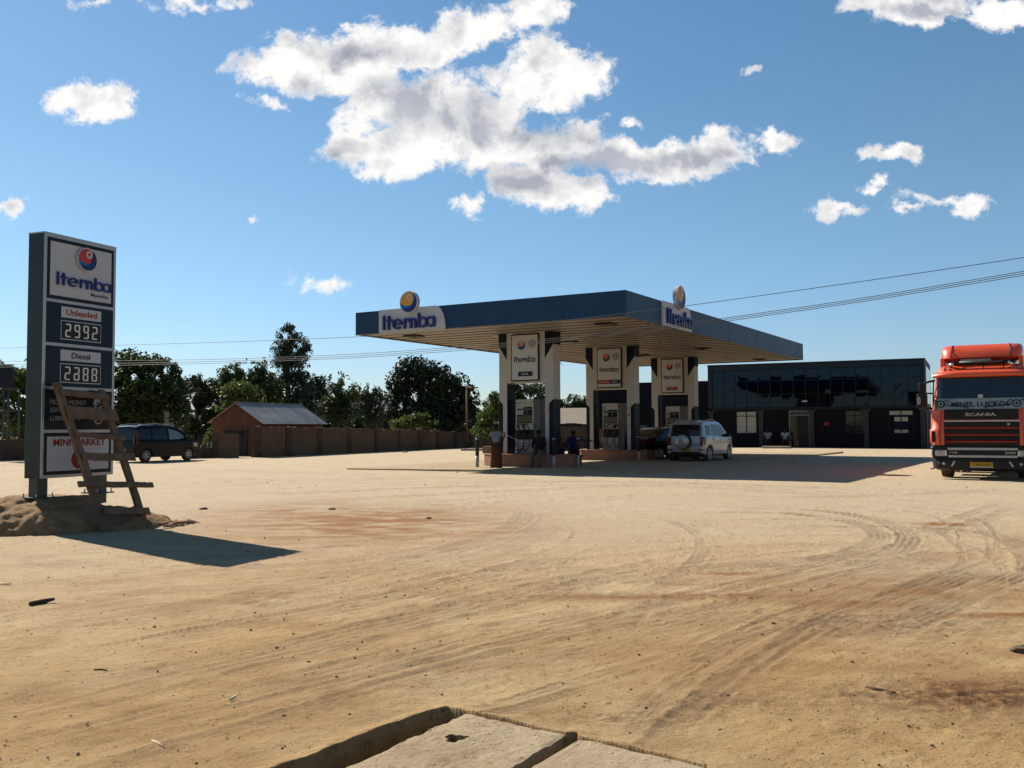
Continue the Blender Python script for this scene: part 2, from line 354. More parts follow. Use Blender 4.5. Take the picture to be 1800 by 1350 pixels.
# tyre tracks: (photo points on the ground, half width, number of ribs, depth, darkness)
TR = [
 ([(1180,905),(1330,900),(1440,908),(1530,925),(1555,945),(1520,968),(1400,990),(1250,1003),(1050,1020)], .16, 4, .012, .75),
 ([(1230,893),(1400,895),(1500,905),(1570,922),(1605,945),(1580,972),(1500,998),(1350,1025)], .16, 4, .010, .6),
 ([(1320,925),(1500,926),(1640,930),(1740,936),(1800,960),(1830,1000),(1800,1045)], .17, 5, .012, .7),
 ([(1100,905),(1180,915),(1235,940),(1240,975),(1200,1010),(1130,1050)], .10, 3, .008, .45),
 ([(1740,990),(1600,1040),(1480,1090),(1380,1135)], .24, 7, .013, .9),
 ([(1800,1000),(1700,1040),(1600,1085),(1500,1130)], .24, 7, .012, .8),
 ([(1620,1000),(1480,1050),(1350,1100),(1230,1160),(1120,1230)], .14, 5, .009, .45),
 ([(1470,1085),(1380,1130),(1290,1190),(1200,1265),(1150,1320)], .10, 2, .013, .6),
 ([(1380,1100),(1280,1150),(1180,1215),(1110,1285)], .12, 4, .008, .45),
 ([(-60,1130),(120,1100),(330,1070),(560,1020),(760,975),(900,930),(930,905),(900,893)], .2, 4, .012, .4),
 ([(-60,1190),(150,1150),(400,1105),(700,1050),(900,1000),(1050,960)], .2, 4, .012, .35),
 ([(-60,1265),(150,1215),(450,1150),(760,1080),(1000,1020),(1200,985)], .2, 4, .014, .4),
 ([(-60,1345),(200,1280),(520,1200),(820,1120),(1100,1060)], .2, 4, .014, .4),
 ([(100,1370),(350,1300),(600,1235),(850,1170),(1120,1105),(1400,1040),(1700,960)], .18, 4, .012, .4),
 ([(0,1040),(200,1010),(420,1000),(640,985),(850,950)], .2, 4, .01, .3),
 ([(0,1000),(150,985),(300,990)], .2, 4, .01, .3),
 ([(850,1060),(1100,1015),(1350,985),(1600,975),(1830,990)], .15, 3, .010, .5),
 ([(640,1072),(800,1060),(950,1052),(1100,1045),(1280,1052),(1440,1046)], .05, 1, .025, .6),
 ([(430,890),(600,880),(800,868),(1000,858),(1250,850)], .2, 3, .014, .45),
 ([(230,870),(500,858),(800,848),(1100,845),(1400,862),(1700,880)], .2, 3, .014, .35),
 ([(300,850),(600,842),(900,838)], .25, 3, .015, .4),
 ([(1200,870),(1400,878),(1600,870),(1800,858)], .25, 3, .014, .4),
 ([(1480,960),(1600,940),(1700,925),(1790,890)], .12, 3, .012, .5),
 ([(1430,990),(1560,950),(1680,915),(1770,880)], .12, 3, .012, .4),
]
def build_ground():
    f1024 = F*1024/1800
    rs = [.5, 1.0, 1.6, 2.2, 2.8]; r = 3.1
    while r < 75:
        rs.append(r); r += min(max(.0085, .82*r*r/(H*f1024)), .9)
    while r < 4000: rs.append(r); r *= 1.12
    rs = np.array(rs)
    a0 = math.atan(900/F)+R(2.2)
    fine = np.linspace(-a0, a0, 1150); coarse = np.linspace(a0, 2*math.pi-a0, 74)[1:-1]
    th = np.concatenate([fine, coarse]); nt, nr = len(th), len(rs)
    Rr, Th = np.meshgrid(rs, th, indexing='ij'); X = Rr*np.sin(Th); Y = Rr*np.cos(Th)
    x = X.ravel(); y = Y.ravel(); rad = Rr.ravel()
    near = np.clip(1-(rad-25)/40, 0, 1)
    z = .010*fbm(x/1.9, y/1.9, 4, 1)+.006*fbm(x/.33, y/.33, 4, 5)*np.clip(1-rad/40, 0, 1)+.05*fbm(x/9, y/9, 2, 9)*sstep(9, 20, rad)
    # rough clods and scuffs
    z += .0065*fbm(x/.05, y/.05, 3, 25)*np.clip(1-rad/14, 0, 1)
    c = fbm(x/.11, y/.11, 3, 21); rough = sstep(-.1, .35, fbm(x/3.1, y/2.2, 3, 31))
    z += .034*np.clip(c-.13, 0, 1)*(.5+rough)*np.clip(1-rad/22, 0, 1)
    # wheel scrapes dragged across the yard in two or three directions
    wx = x+.3*fbm(x/2, y/2, 2, 3); wy = y+.3*fbm(x/2, y/2, 2, 4)
    for (ang, s, dd) in ((R(38), 51, .008), (R(12), 53, .008), (R(60), 57, .006)):
        q = wx*math.sin(ang)-wy*math.cos(ang); p = wx*math.cos(ang)+wy*math.sin(ang)
        ms = sstep(.02, .3, fbm(x/4.5, y/3.0, 2, s+5)); z += dd*fbm(q/.10, p/2.6, 2, s)*ms*np.clip(1-rad/30, 0, 1)
    track = np.zeros(x.shape)
    rnd = random.Random(12); extra = []
    wide = []
    for k in range(22):
        b_ = TR[rnd.choice((9, 10, 11, 12, 13, 14, 17, 19, 18, 4))][0]; dy = rnd.uniform(-60, 60)
        wide.append(([(p[0]+dy, min(1400, max(845, p[1]+dy*(p[1]-740)/400.))) for p in b_], rnd.uniform(.12, .32), 1, .003, rnd.uniform(.25, .5)))
    for k in range(44):
        b_ = TR[rnd.choice((9, 10, 11, 12, 13, 14, 4, 6, 7, 8, 16, 0, 2, 20, 18))][0]; dy = rnd.uniform(-70, 70); dx = rnd.uniform(-160, 160); sk = rnd.uniform(-.05, .05)
        extra.append(([(p[0]+dx, min(1400, max(840, p[1]+dy*(p[1]-740)/400.+sk*(p[0]-900)))) for p in b_], rnd.uniform(.018, .06), rnd.choice((1, 1, 2)), rnd.uniform(.004, .009), rnd.uniform(.3, .8)))
    for k, (pts, hw, ribs, dep, dark) in enumerate(TR+extra+wide):
        pl = smooth_pl([G(*p) for p in pts], 3)
        bx = [p.x for p in pl]; by = [p.y for p in pl]
        sel = np.where((x > min(bx)-1) & (x < max(bx)+1) & (y > min(by)-1) & (y < max(by)+1) & (rad < 60))[0]
        if not len(sel): continue
        xx = x[sel]; yy = y[sel]; wob = .05*fbm(xx/.8, yy/.8, 2, 70+k)
        d, off, al = polydist(pl, xx, yy); off = off+wob; dd = np.abs(d+wob*.5)
        L = al.max(); fade = sstep(0, L*.2, al)*(1-sstep(L*.8, L, al))
        m = (1-sstep(hw*.8, hw*1.08, dd))*fade*np.clip(.65+1.1*fbm(xx/.6, yy/.6, 3, 90+k), .15, 1.1)
        rib = np.cos(off/hw*math.pi*ribs)*.5
        tread = np.where(ribs > 3, .35*np.sign(np.sin(al/.035+off*20)), 0)
        z[sel] += m*dep*.8*(rib*np.clip(.5+1.5*fbm(xx/.35, yy/.35, 3, 190+k), 0, 1.4)+.25*tread-.35)+dep*.9*np.exp(-((dd-hw*1.12)/(.025+hw*.12))**2)*fade*np.clip(.6+fbm(xx/.2, yy/.2, 2, 33), 0, 1)
        track[sel] = np.maximum(track[sel], m*dark*np.clip(.8-.6*rib, 0, 1))
    # reddish earth showing through the pale skin
    red = np.zeros(x.shape)
    for (px, py, rx, ry, k) in [(650,918,2.2,3.0,1.2),(520,900,1.5,2.2,.9),(790,925,1.2,2.2,.9),(300,1060,1.4,.7,.35),(200,1250,1.0,.5,.35),(480,1180,.9,.4,.3),(1720,1215,.75,.35,1.0),(1700,1150,1.0,.5,.5),(1650,1035,1.6,.8,.75),(1750,1082,.7,.12,1.5),(1290,1008,.35,.12,1.6),(1660,922,.4,.25,1.6),(1480,1060,.8,.35,.7),(1660,1030,1.1,.7,.6),
                                (1100,1050,2.4,.16,.8),(870,1050,1.4,.14,.9),(1380,1048,1.2,.15,.8),(1400,1140,1.6,.6,.5),(1200,1160,1.2,.5,.4),(1550,1180,1.5,.6,.45),(1130,1320,.5,.2,.4),(1690,980,1.2,.4,.4)]:
        p = G(px, py); q = ((x-p.x)/rx)**2+((y-p.y)/ry)**2
        red = np.maximum(red, k*np.exp(-q*1.2)*np.clip(.9+1.6*fbm(x/.5, y/.25, 4, 44), 0, 1.4))
    clod = np.zeros(x.shape)
    for (px, py, rx, ry, k) in [(1740,1225,.9,.32,1.0),(1560,1095,1.0,.35,.5),(1290,1235,.5,.2,.5),(1120,1265,.5,.15,.5)]:
        p = G(px, py); q = ((x-p.x)/rx)**2+((y-p.y)/ry)**2; clod = np.maximum(clod, k*np.exp(-q))
    z += .035*clod*np.clip(fbm(x/.07, y/.07, 3, 61)+.1, -.2, 1)
    # soil ridge round the slabs, then the drain itself
    near4 = np.where(rad < 7)[0]; xx = x[near4]; yy = y[near4]
    zn = z[near4].copy()
    d, _, _ = polydist(PIT, xx, yy, True); wob = .004*fbm(xx/.09, yy/.09, 2, 77)+.016*fbm(xx/.3, yy/.3, 2, 78)
    ins = inside(PIT, xx, yy); sd = np.where(ins, -d, d)+wob
    zn = zn*.7+.010*np.exp(-(np.clip(sd, 0, 9)/.07)**2)*(1+1.2*fbm(xx/.12, yy/.12, 3, 79))+.012*np.exp(-(np.clip(sd, 0, 9)/.2)**2)
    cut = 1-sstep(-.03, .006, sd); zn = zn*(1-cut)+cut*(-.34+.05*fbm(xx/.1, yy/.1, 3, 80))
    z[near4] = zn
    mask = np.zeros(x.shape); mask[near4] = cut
    far = rad > 60; z[far] += 0
    # the land rolls away beyond the trees
    z += -.6*sstep(150, 500, rad)
    vs = np.column_stack([x, y, z]); vs = np.vstack([vs, [[0, 0, 0]]])
    i = np.arange(nr-1)[:, None]; j = np.arange(nt)[None, :]; j2 = (j+1) % nt
    q = np.stack([i*nt+j, (i+1)*nt+j, (i+1)*nt+j2, i*nt+j2], -1).reshape(-1, 4)[:, ::-1]
    tri = np.array([[nr*nt, jj, (jj+1) % nt] for jj in range(nt)])[:, ::-1]
    me = bpy.data.meshes.new('ground'); nl = len(q)*4+len(tri)*3
    me.vertices.add(len(vs)); me.vertices.foreach_set('co', vs.ravel().astype(np.float32))
    me.loops.add(nl); me.loops.foreach_set('vertex_index', np.concatenate([q.ravel(), tri.ravel()]).astype(np.int32))
    me.polygons.add(len(q)+len(tri)); me.polygons.foreach_set('loop_start', np.concatenate([np.arange(len(q))*4, len(q)*4+np.arange(len(tri))*3]).astype(np.int32))
    me.update(calc_edges=True); me.validate()
    me.polygons.foreach_set('use_smooth', np.ones(len(me.polygons), bool))
    for nme, arr in (('track', track), ('red', red), ('pit', mask), ('clod', clod)):
        a = me.attributes.new(nme, 'FLOAT', 'POINT'); a.data.foreach_set('value', np.append(arr, 0).astype(np.float32))
    if me.polygons[0].normal.z < 0: me.flip_normals()
    o = bpy.data.objects.new('ground', me); col.objects.link(o); tag(o, kind='structure')
    me.materials.append(M_ground); return o

def ground_material(name, attrs=True, base=((.43, .265, .110), (.31, .175, .066), (.475, .34, .175))):
    m = bpy.data.materials.new(name); m.use_nodes = True; nt = m.node_tree; N = nt.nodes; L = nt.links; p = N['Principled BSDF']
    p.inputs['Roughness'].default_value = .95; p.inputs['Specular IOR Level'].default_value = .15
    g = N.new('ShaderNodeNewGeometry'); pos = g.outputs['Position']
    def noise(s, d=6, r=.6, st=None, dist=0):
        v = pos
        if st:
            mp = N.new('ShaderNodeMapping'); mp.vector_type = 'TEXTURE'; mp.inputs['Scale'].default_value = (st[0], st[1], 1); mp.inputs['Rotation'].default_value = (0, 0, st[2]); L.new(v, mp.inputs[0]); v = mp.outputs[0]
        n = N.new('ShaderNodeTexNoise'); n.inputs['Scale'].default_value = s; n.inputs['Detail'].default_value = d; n.inputs['Roughness'].default_value = r; n.inputs['Distortion'].default_value = dist
        L.new(v, n.inputs['Vector']); return n.outputs['Fac']
    def rng(v, a, b, c=0, d=1, sm=True):
        n = N.new('ShaderNodeMapRange'); n.interpolation_type = 'SMOOTHSTEP' if sm else 'LINEAR'; L.new(v, n.inputs[0])
        for i, q in enumerate((a, b, c, d)): n.inputs[i+1].default_value = q
        return n.outputs[0]
    def mix(f, a, b, bt='MIX'):
        n = N.new('ShaderNodeMix'); n.data_type = 'RGBA'; n.blend_type = bt
        for i, q in ((0, f), (6, a), (7, b)):
            if isinstance(q, (int, float)): n.inputs[i].default_value = q
            elif isinstance(q, tuple): n.inputs[i].default_value = (*q, 1)
            else: L.new(q, n.inputs[i])
        return n.outputs[2]
    def mul(a, b):
        n = N.new('ShaderNodeMath'); n.operation = 'MULTIPLY'
        for i, q in enumerate((a, b)):
            if isinstance(q, (int, float)): n.inputs[i].default_value = q
            else: L.new(q, n.inputs[i])
        return n.outputs[0]
    def add(a, b):
        x = mul(a, 1); n = x.node; n.operation = 'ADD'
        if isinstance(b, (int, float)): n.inputs[1].default_value = b
        else: L.new(b, n.inputs[1])
        return x
    c = mix(rng(noise(.33, 5, .6), .38, .62), base[0], base[2])
    c = mix(rng(noise(1.6, 8, .68), .42, .68, 0, .8), c, base[1])
    # streaks dragged by wheels
    c = mix(mul(rng(noise(1.0, 8, .7, (2.2, .12, R(52))), .53, .70), .42), c, (base[1][0]*.72, base[1][1]*.7, base[1][2]*.68))
    c = mix(mul(rng(noise(1.0, 8, .72, (1.4, .07, R(36)), .25), .54, .70), .38), c, (base[1][0]*.66, base[1][1]*.62, base[1][2]*.6))
    c = mix(mul(rng(noise(1.0, 7, .7, (2.5, .2, R(66))), .53, .70), .35), c, (min(1, base[2][0]*1.12), base[2][1]*1.12, base[2][2]*1.12))
    if attrs:
        # the skin over the yard is greyer further in, rawer and more orange by the road
        sp_ = N.new('ShaderNodeSeparateXYZ'); L.new(pos, sp_.inputs[0]); yv = add(sp_.outputs[1], mul(noise(.12, 4, .6), 9)); c = mix(rng(yv, 8, 22, 0, .75), c, (.405, .335, .235)); c = mix(rng(yv, 9.5, 5, 0, .5), c, (.37, .205, .075))
    # grit and crumbs; the dark specks also paint in their tiny shadows
    c = mix(rng(noise(30, 8, .8), .52, .68, 0, .65), c, (base[1][0]*.5, base[1][1]*.5, base[1][2]*.5))
    c = mix(rng(noise(70, 5, .75), .54, .68, 0, .55), c, (.50, .40, .27))
    c = mix(rng(noise(13, 5, .7), .59, .66, 0, .6), c, (.18, .11, .055))
    c = mix(rng(noise(4.5, 6, .75), .60, .66, 0, .55), c, (.19, .12, .06))
    c = mix(rng(noise(5.5, 6, .75, None, .6), .62, .70, 0, .5), c, (.53, .42, .27))
    if attrs:
        def at(n_):
            a = N.new('ShaderNodeAttribute'); a.attribute_name = n_; return a.outputs['Fac']
        c = mix(mul(at('track'), rng(noise(9, 6, .7), .35, .6, .6, 1.0)), c, (.14, .098, .06))
        c = mix(mul(at('red'), .8), c, (.245, .118, .045))
        c = mix(mul(at('clod'), rng(noise(9, 7, .75), .42, .55, .2, 1)), c, (.12, .06, .028))
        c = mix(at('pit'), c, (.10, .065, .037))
    L.new(c, p.inputs['Base Color'])
    b1 = N.new('ShaderNodeBump'); b1.inputs['Strength'].default_value = .9; b1.inputs['Distance'].default_value = .05; L.new(add(noise(7, 9, .72), mul(noise(1.0, 8, .72, (1.2, .06, R(48))), .45)), b1.inputs['Height'])
    b2 = N.new('ShaderNodeBump'); b2.inputs['Strength'].default_value = .9; b2.inputs['Distance'].default_value = .018
    vo = N.new('ShaderNodeTexVoronoi'); vo.inputs['Scale'].default_value = 38; L.new(pos, vo.inputs['Vector'])
    L.new(add(noise(60, 6, .75), mul(rng(vo.outputs['Distance'], .0, .35, 1, 0), mul(rng(noise(14, 3), .5, .62), 1.3))), b2.inputs['Height'])
    L.new(b1.outputs[0], b2.inputs['Normal']); L.new(b2.outputs[0], p.inputs['Normal'])
    return m
M_ground = ground_material('packed_earth')
ground = build_ground()
M_mound = ground_material('loose_earth', False, ((.27, .16, .08), (.20, .115, .055), (.34, .215, .11)))
M_slab = ground_material('dusty_concrete', False, ((.43, .32, .19), (.36, .26, .15), (.47, .37, .24)))

# concrete drain covers: thick slabs with chipped edges
def slab(name, poly, label, hole=None, z0=0.0, seed=1):
    c = sum((p for p in poly), Vector())/4; hc = hole[0] if hole else c; hr = hole[1] if hole else .004
    nA, nR = 220, 46; rnd = random.Random(seed); T = .1
    def edge(a):
        d = Vector((math.cos(a), math.sin(a), 0)); best = 1e9
        for i in range(4):
            p = poly[i]; q = poly[(i+1) % 4]; e = q-p; den = d.x*e.y-d.y*e.x
            if abs(den) < 1e-9: continue
            t = ((p.x-hc.x)*e.y-(p.y-hc.y)*e.x)/den; s = ((p.x-hc.x)*d.y-(p.y-hc.y)*d.x)/den
            if t > 0 and -.001 <= s <= 1.001 and t < best: best = t
        return best
    ang = sorted([2*math.pi*i/nA for i in range(nA)]+[math.atan2(p.y-hc.y, p.x-hc.x) % (2*math.pi) for p in poly])
    vs = []
    for a in ang:
        e = edge(a)
        for j in range(nR+1):
            t = (j/nR)**1.0; hh = hr*(1+.22*math.sin(3*a+1)+.1*math.sin(7*a))
            r = hh+(e-hh)*t; vs.append([hc.x+math.cos(a)*r, hc.y+math.sin(a)*r, z0])
    A = np.array(vs); nn = fbm(A[:, 0]/.25, A[:, 1]/.25, 4, seed)*.010+fbm(A[:, 0]/.04, A[:, 1]/.04, 3, seed+9)*.004
    # chipped, wandering edges
    d, _, _ = polydist(poly, A[:, 0], A[:, 1], True); ch = np.exp(-(d/.02)**2)
    A[:, 2] += nn-ch*.007*np.clip(.5+1.5*fbm(A[:, 0]/.05, A[:, 1]/.05, 3, seed+3), 0, 2)
    dirx = hc.x-A[:, 0]; diry = hc.y-A[:, 1]; l = np.hypot(dirx, diry)+1e-6; pull = ch*.006*np.clip(.4+2*fbm(A[:, 0]/.09, A[:, 1]/.09, 3, seed+5), 0, 2)
    A[:, 0] += dirx/l*pull; A[:, 1] += diry/l*pull
    top = A.tolist(); n = len(ang); w = nR+1; fs = []
    for i in range(n):
        i2 = (i+1) % n
        for j in range(nR): fs.append((i*w+j, i*w+j+1, i2*w+j+1, i2*w+j))
    mb = MB(); b = len(top); low = []
    for i in range(n):
        low.append([top[i*w+nR][0], top[i*w+nR][1], z0-T]); low.append([top[i*w][0], top[i*w][1], z0-T])
    for i in range(n):
        i2 = (i+1) % n
        fs.append((i*w+nR, b+2*i, b+2*i2, i2*w+nR)); fs.append((i*w, i2*w, b+2*i2+1, b+2*i+1)); fs.append((b+2*i, b+2*i+1, b+2*i2+1, b+2*i2))
    mb.add(top+low, fs, M_slab, True); o = mb.build(name, angle=50)
    return tag(o, label, 'slab', 'concrete slabs over the drain')
slab('drain_cover', SLAB1, 'dusty square concrete drain cover with a round hole in it', (G(801, 1303), .05), .012, 3)
slab('drain_cover', SLAB2, 'dusty concrete drain cover without a hole, right of the gap', None, .008, 8)
# support beam in the drain under the slabs (they rest on its walls)

# heap of soil round the foot of the price sign
def mound():
    c0 = Vector((-6.95, 14.2, 0)); n = 150; xs = np.linspace(-3.2, 3.4, n); ys = np.linspace(-2.0, 2.4, n)
    X, Y = np.meshgrid(xs, ys); x = X.ravel(); y = Y.ravel()
    def hump(cx, cy, rx, ry, h):
        q = ((x-cx)/rx)**2+((y-cy)/ry)**2; return h*np.clip(1-q, 0, 1)**.85
    z = np.maximum.reduce([hump(-.1, .0, 1.35, 1.25, .50), hump(-1.1, -.2, 1.3, .85, .36), hump(.7, .2, 1.1, .95, .28), hump(-2.2, -.1, 1.0, .8, .22), hump(1.5, .3, .7, .5, .08)])
    z = z*(1+.35*fbm(x/.5, y/.5, 3, 4))+np.where(z > .02, .10*fbm(x/.2, y/.2, 4, 8)+.035*fbm(x/.06, y/.06, 3, 12), 0)
    z = np.where(z <= .015, -.12, z); z = np.minimum(z, .47)
    vs = [(a+c0.x, b+c0.y, c) for a, b, c in zip(x, y, z)]
    fs = [(j*n+i, j*n+i+1, (j+1)*n+i+1, (j+1)*n+i) for j in range(n-1) for i in range(n-1) if max(z[j*n+i], z[j*n+i+1], z[(j+1)*n+i], z[(j+1)*n+i+1]) > 0]
    mb = MB(); mb.add(vs, fs, M_mound, True); o = mb.build('soil_mound')
    tag(o, 'low heap of loose brown soil around the foot of the price sign', 'soil heap')
mound()

# stones, clods and litter strewn over the yard
def scatter():
    rnd = random.Random(5); M_st = mat('stone', (.20, .15, .10), .9, var=.4, scale=30, c2=(.09, .06, .04))
    mb = MB(); ico = bmesh.new(); bmesh.ops.create_icosphere(ico, subdivisions=1, radius=1); V0 = [v.co.copy() for v in ico.verts]; F0 = [[v.index for v in f.verts] for f in ico.faces]; ico.free()
    for k in range(9000):
        r = 3.3*math.exp(rnd.random()*2.35); a = rnd.uniform(-.56, .56); x = r*math.sin(a); y = r*math.cos(a)
        if inside(PIT, np.array([x]), np.array([y]))[0] and rnd.random() < .9: continue
        s = .0010*math.exp(rnd.random()**5*2.1)*(1+r*.05)*rnd.uniform(.6, 1.2); T = Matrix.Translation((x, y, .004)) @ Matrix.Rotation(rnd.random()*6.3, 4, 'Z') @ Matrix.Diagonal((s*rnd.uniform(.8, 1.7), s, s*rnd.uniform(.5, .8), 1))
        mb.add([v*(1+rnd.uniform(-.2, .2)) for v in V0], F0, M_st, False, T)
    tag(mb.build('gravel'), 'small dark stones and crumbs of soil strewn over the yard', 'gravel', kind='stuff')
    def rock(px, py, s, label):
        m_ = MB(); p = G(px, py); r_ = random.Random(px)
        b = bmesh.new(); bmesh.ops.create_icosphere(b, subdivisions=2, radius=1)
        for v in b.verts: v.co *= 1+r_.uniform(-.18, .18); v.co = Vector((v.co.x*s*1.4, v.co.y*s, v.co.z*s*.6))
        m_.bm(b, M_st, False, Matrix.Translation((p.x, p.y, s*.3))); tag(m_.build('stone'), label, 'stone', 'single stones on the yard')
    rock(357, 897, .06, 'dark stone lying on the yard right of the soil heap')
    rock(583, 897, .05, 'dark stone on the reddish patch in mid yard')
    rock(712, 796, .12, 'pale lump of rubble in front of the boundary wall, left one of two')
    rock(717, 794, .14, 'pale lump of rubble in front of the boundary wall, right one of two')
    rock(754, 912, .035, 'small dark stone at the right edge of the reddish patch')
    rock(1797, 1146, .05, 'dark stone at the right edge of the picture')
    M_stick = mat('dry_stick', (.10, .065, .04), .9, bump=.4); M_pale = mat('dry_husk', (.55, .46, .33), .8)
    def stick(a, b, r, m, name, label, cat, mid=0):
        m_ = MB(); A = G(*a); B_ = G(*b); q = (A+B_)/2+Vector((0, mid, r)); m_.tube([A+Vector((0, 0, r)), q, B_+Vector((0, 0, r*1.6))], [r*.8, r, r*.5], m, 6); tag(m_.build(name), label, cat)
    stick((52, 1066), (96, 1060), .022, M_stick, 'broken_branch', 'short dark piece of wood on the ground at the far left', 'stick', .05)
    stick((1522, 1210), (1574, 1222), .008, M_stick, 'twig', 'thin dark twig on the ground at the lower right', 'stick', .02)
    stick((404, 1233), (416, 1226), .008, M_pale, 'dry_leaf', 'small pale dry leaf on the yard, upper one of two', 'leaf', .01)
    stick((267, 1303), (289, 1317), .005, M_pale, 'dry_leaf', 'thin pale dry stalk on the lower left of the yard', 'leaf', .01)
    stick((0, 1027), (20, 1029), .008, M_pale, 'dry_leaf', 'pale dry stalk at the left edge of the yard', 'leaf', .01)
    stick((165, 1178), (190, 1181), .005, M_stick, 'twig', 'thin dark twig on the left of the yard', 'stick', .02)
scatter()

# ---------------------------------------------------------------- materials
M_navy = mat('navy_panel', (.009, .050, .130), .45, var=.18, scale=1.2, coat=0)
M_edge = mat('dark_edge', (.006, .010, .018), .4)
M_white = mat('white_panel', (.46, .455, .45), .42, var=.06, scale=2, dust=.5)
M_ceil = mat('ceiling_board', (.40, .36, .32), .38, var=.07, scale=1.5, stretch=(.3, 3, 1))
M_joint = mat('ceiling_joint', (.17, .15, .13), .6)
M_grey = mat('grey_panel', (.009, .017, .030), .45, var=.2, scale=2, spec=.08)
M_dblue = mat('dark_blue_panel', (.005, .009, .032), .45, var=.2, scale=2, spec=.08)
M_black = mat('black_plastic', (.012, .012, .013), .4, var=.2)
M_rubber = mat('rubber', (.02, .019, .018), .85, var=.3, scale=20, dust=.5)
M_lwhite = mat('sign_white', (.50, .53, .58), .35, var=.04)
M_lblue = mat('letter_blue', (.02, .035, .22), .3, var=.1)
M_ink = mat('letter_black', (.012, .014, .03), .4)
M_red = mat('emblem_red', (.62, .05, .045), .4, var=.06)
M_orange = mat('emblem_orange', (.72, .33, .045), .4, var=.06)
M_mid = mat('emblem_blue', (.01, .16, .5), .35, var=.06)
M_deep = mat('emblem_navy', (.008, .03, .2), .35, var=.06)
M_plate = mat('plate_navy', (.006, .014, .05), .4)
M_redtext = mat('letter_red', (.28, .012, .012), .45)
M_silver = mat('brushed_trim', (.42, .43, .46), .35, .6, var=.1, scale=8)
M_tile = mat('plinth_tile', (.27, .125, .085), .55, var=.18, scale=5, bump=.15, dust=.5)
M_conc = mat('concrete', (.40, .36, .30), .85, var=.2, scale=3, bump=.4, bscale=25, dust=.4)
M_steel = mat('painted_steel', (.09, .10, .10), .45, .3, var=.25, scale=10)
M_rust = mat('rusty_pole', (.22, .11, .06), .8, .1, var=.4, scale=8)
M_gls = mat('dark_glass', (.006, .009, .014), .05, 0, var=.1, spec=.45)
M_chrome = mat('bright_metal', (.7, .7, .7), .18, 1, var=.05)
M_segs = mat('display_segment', (.75, .78, .80), .5, var=.04)

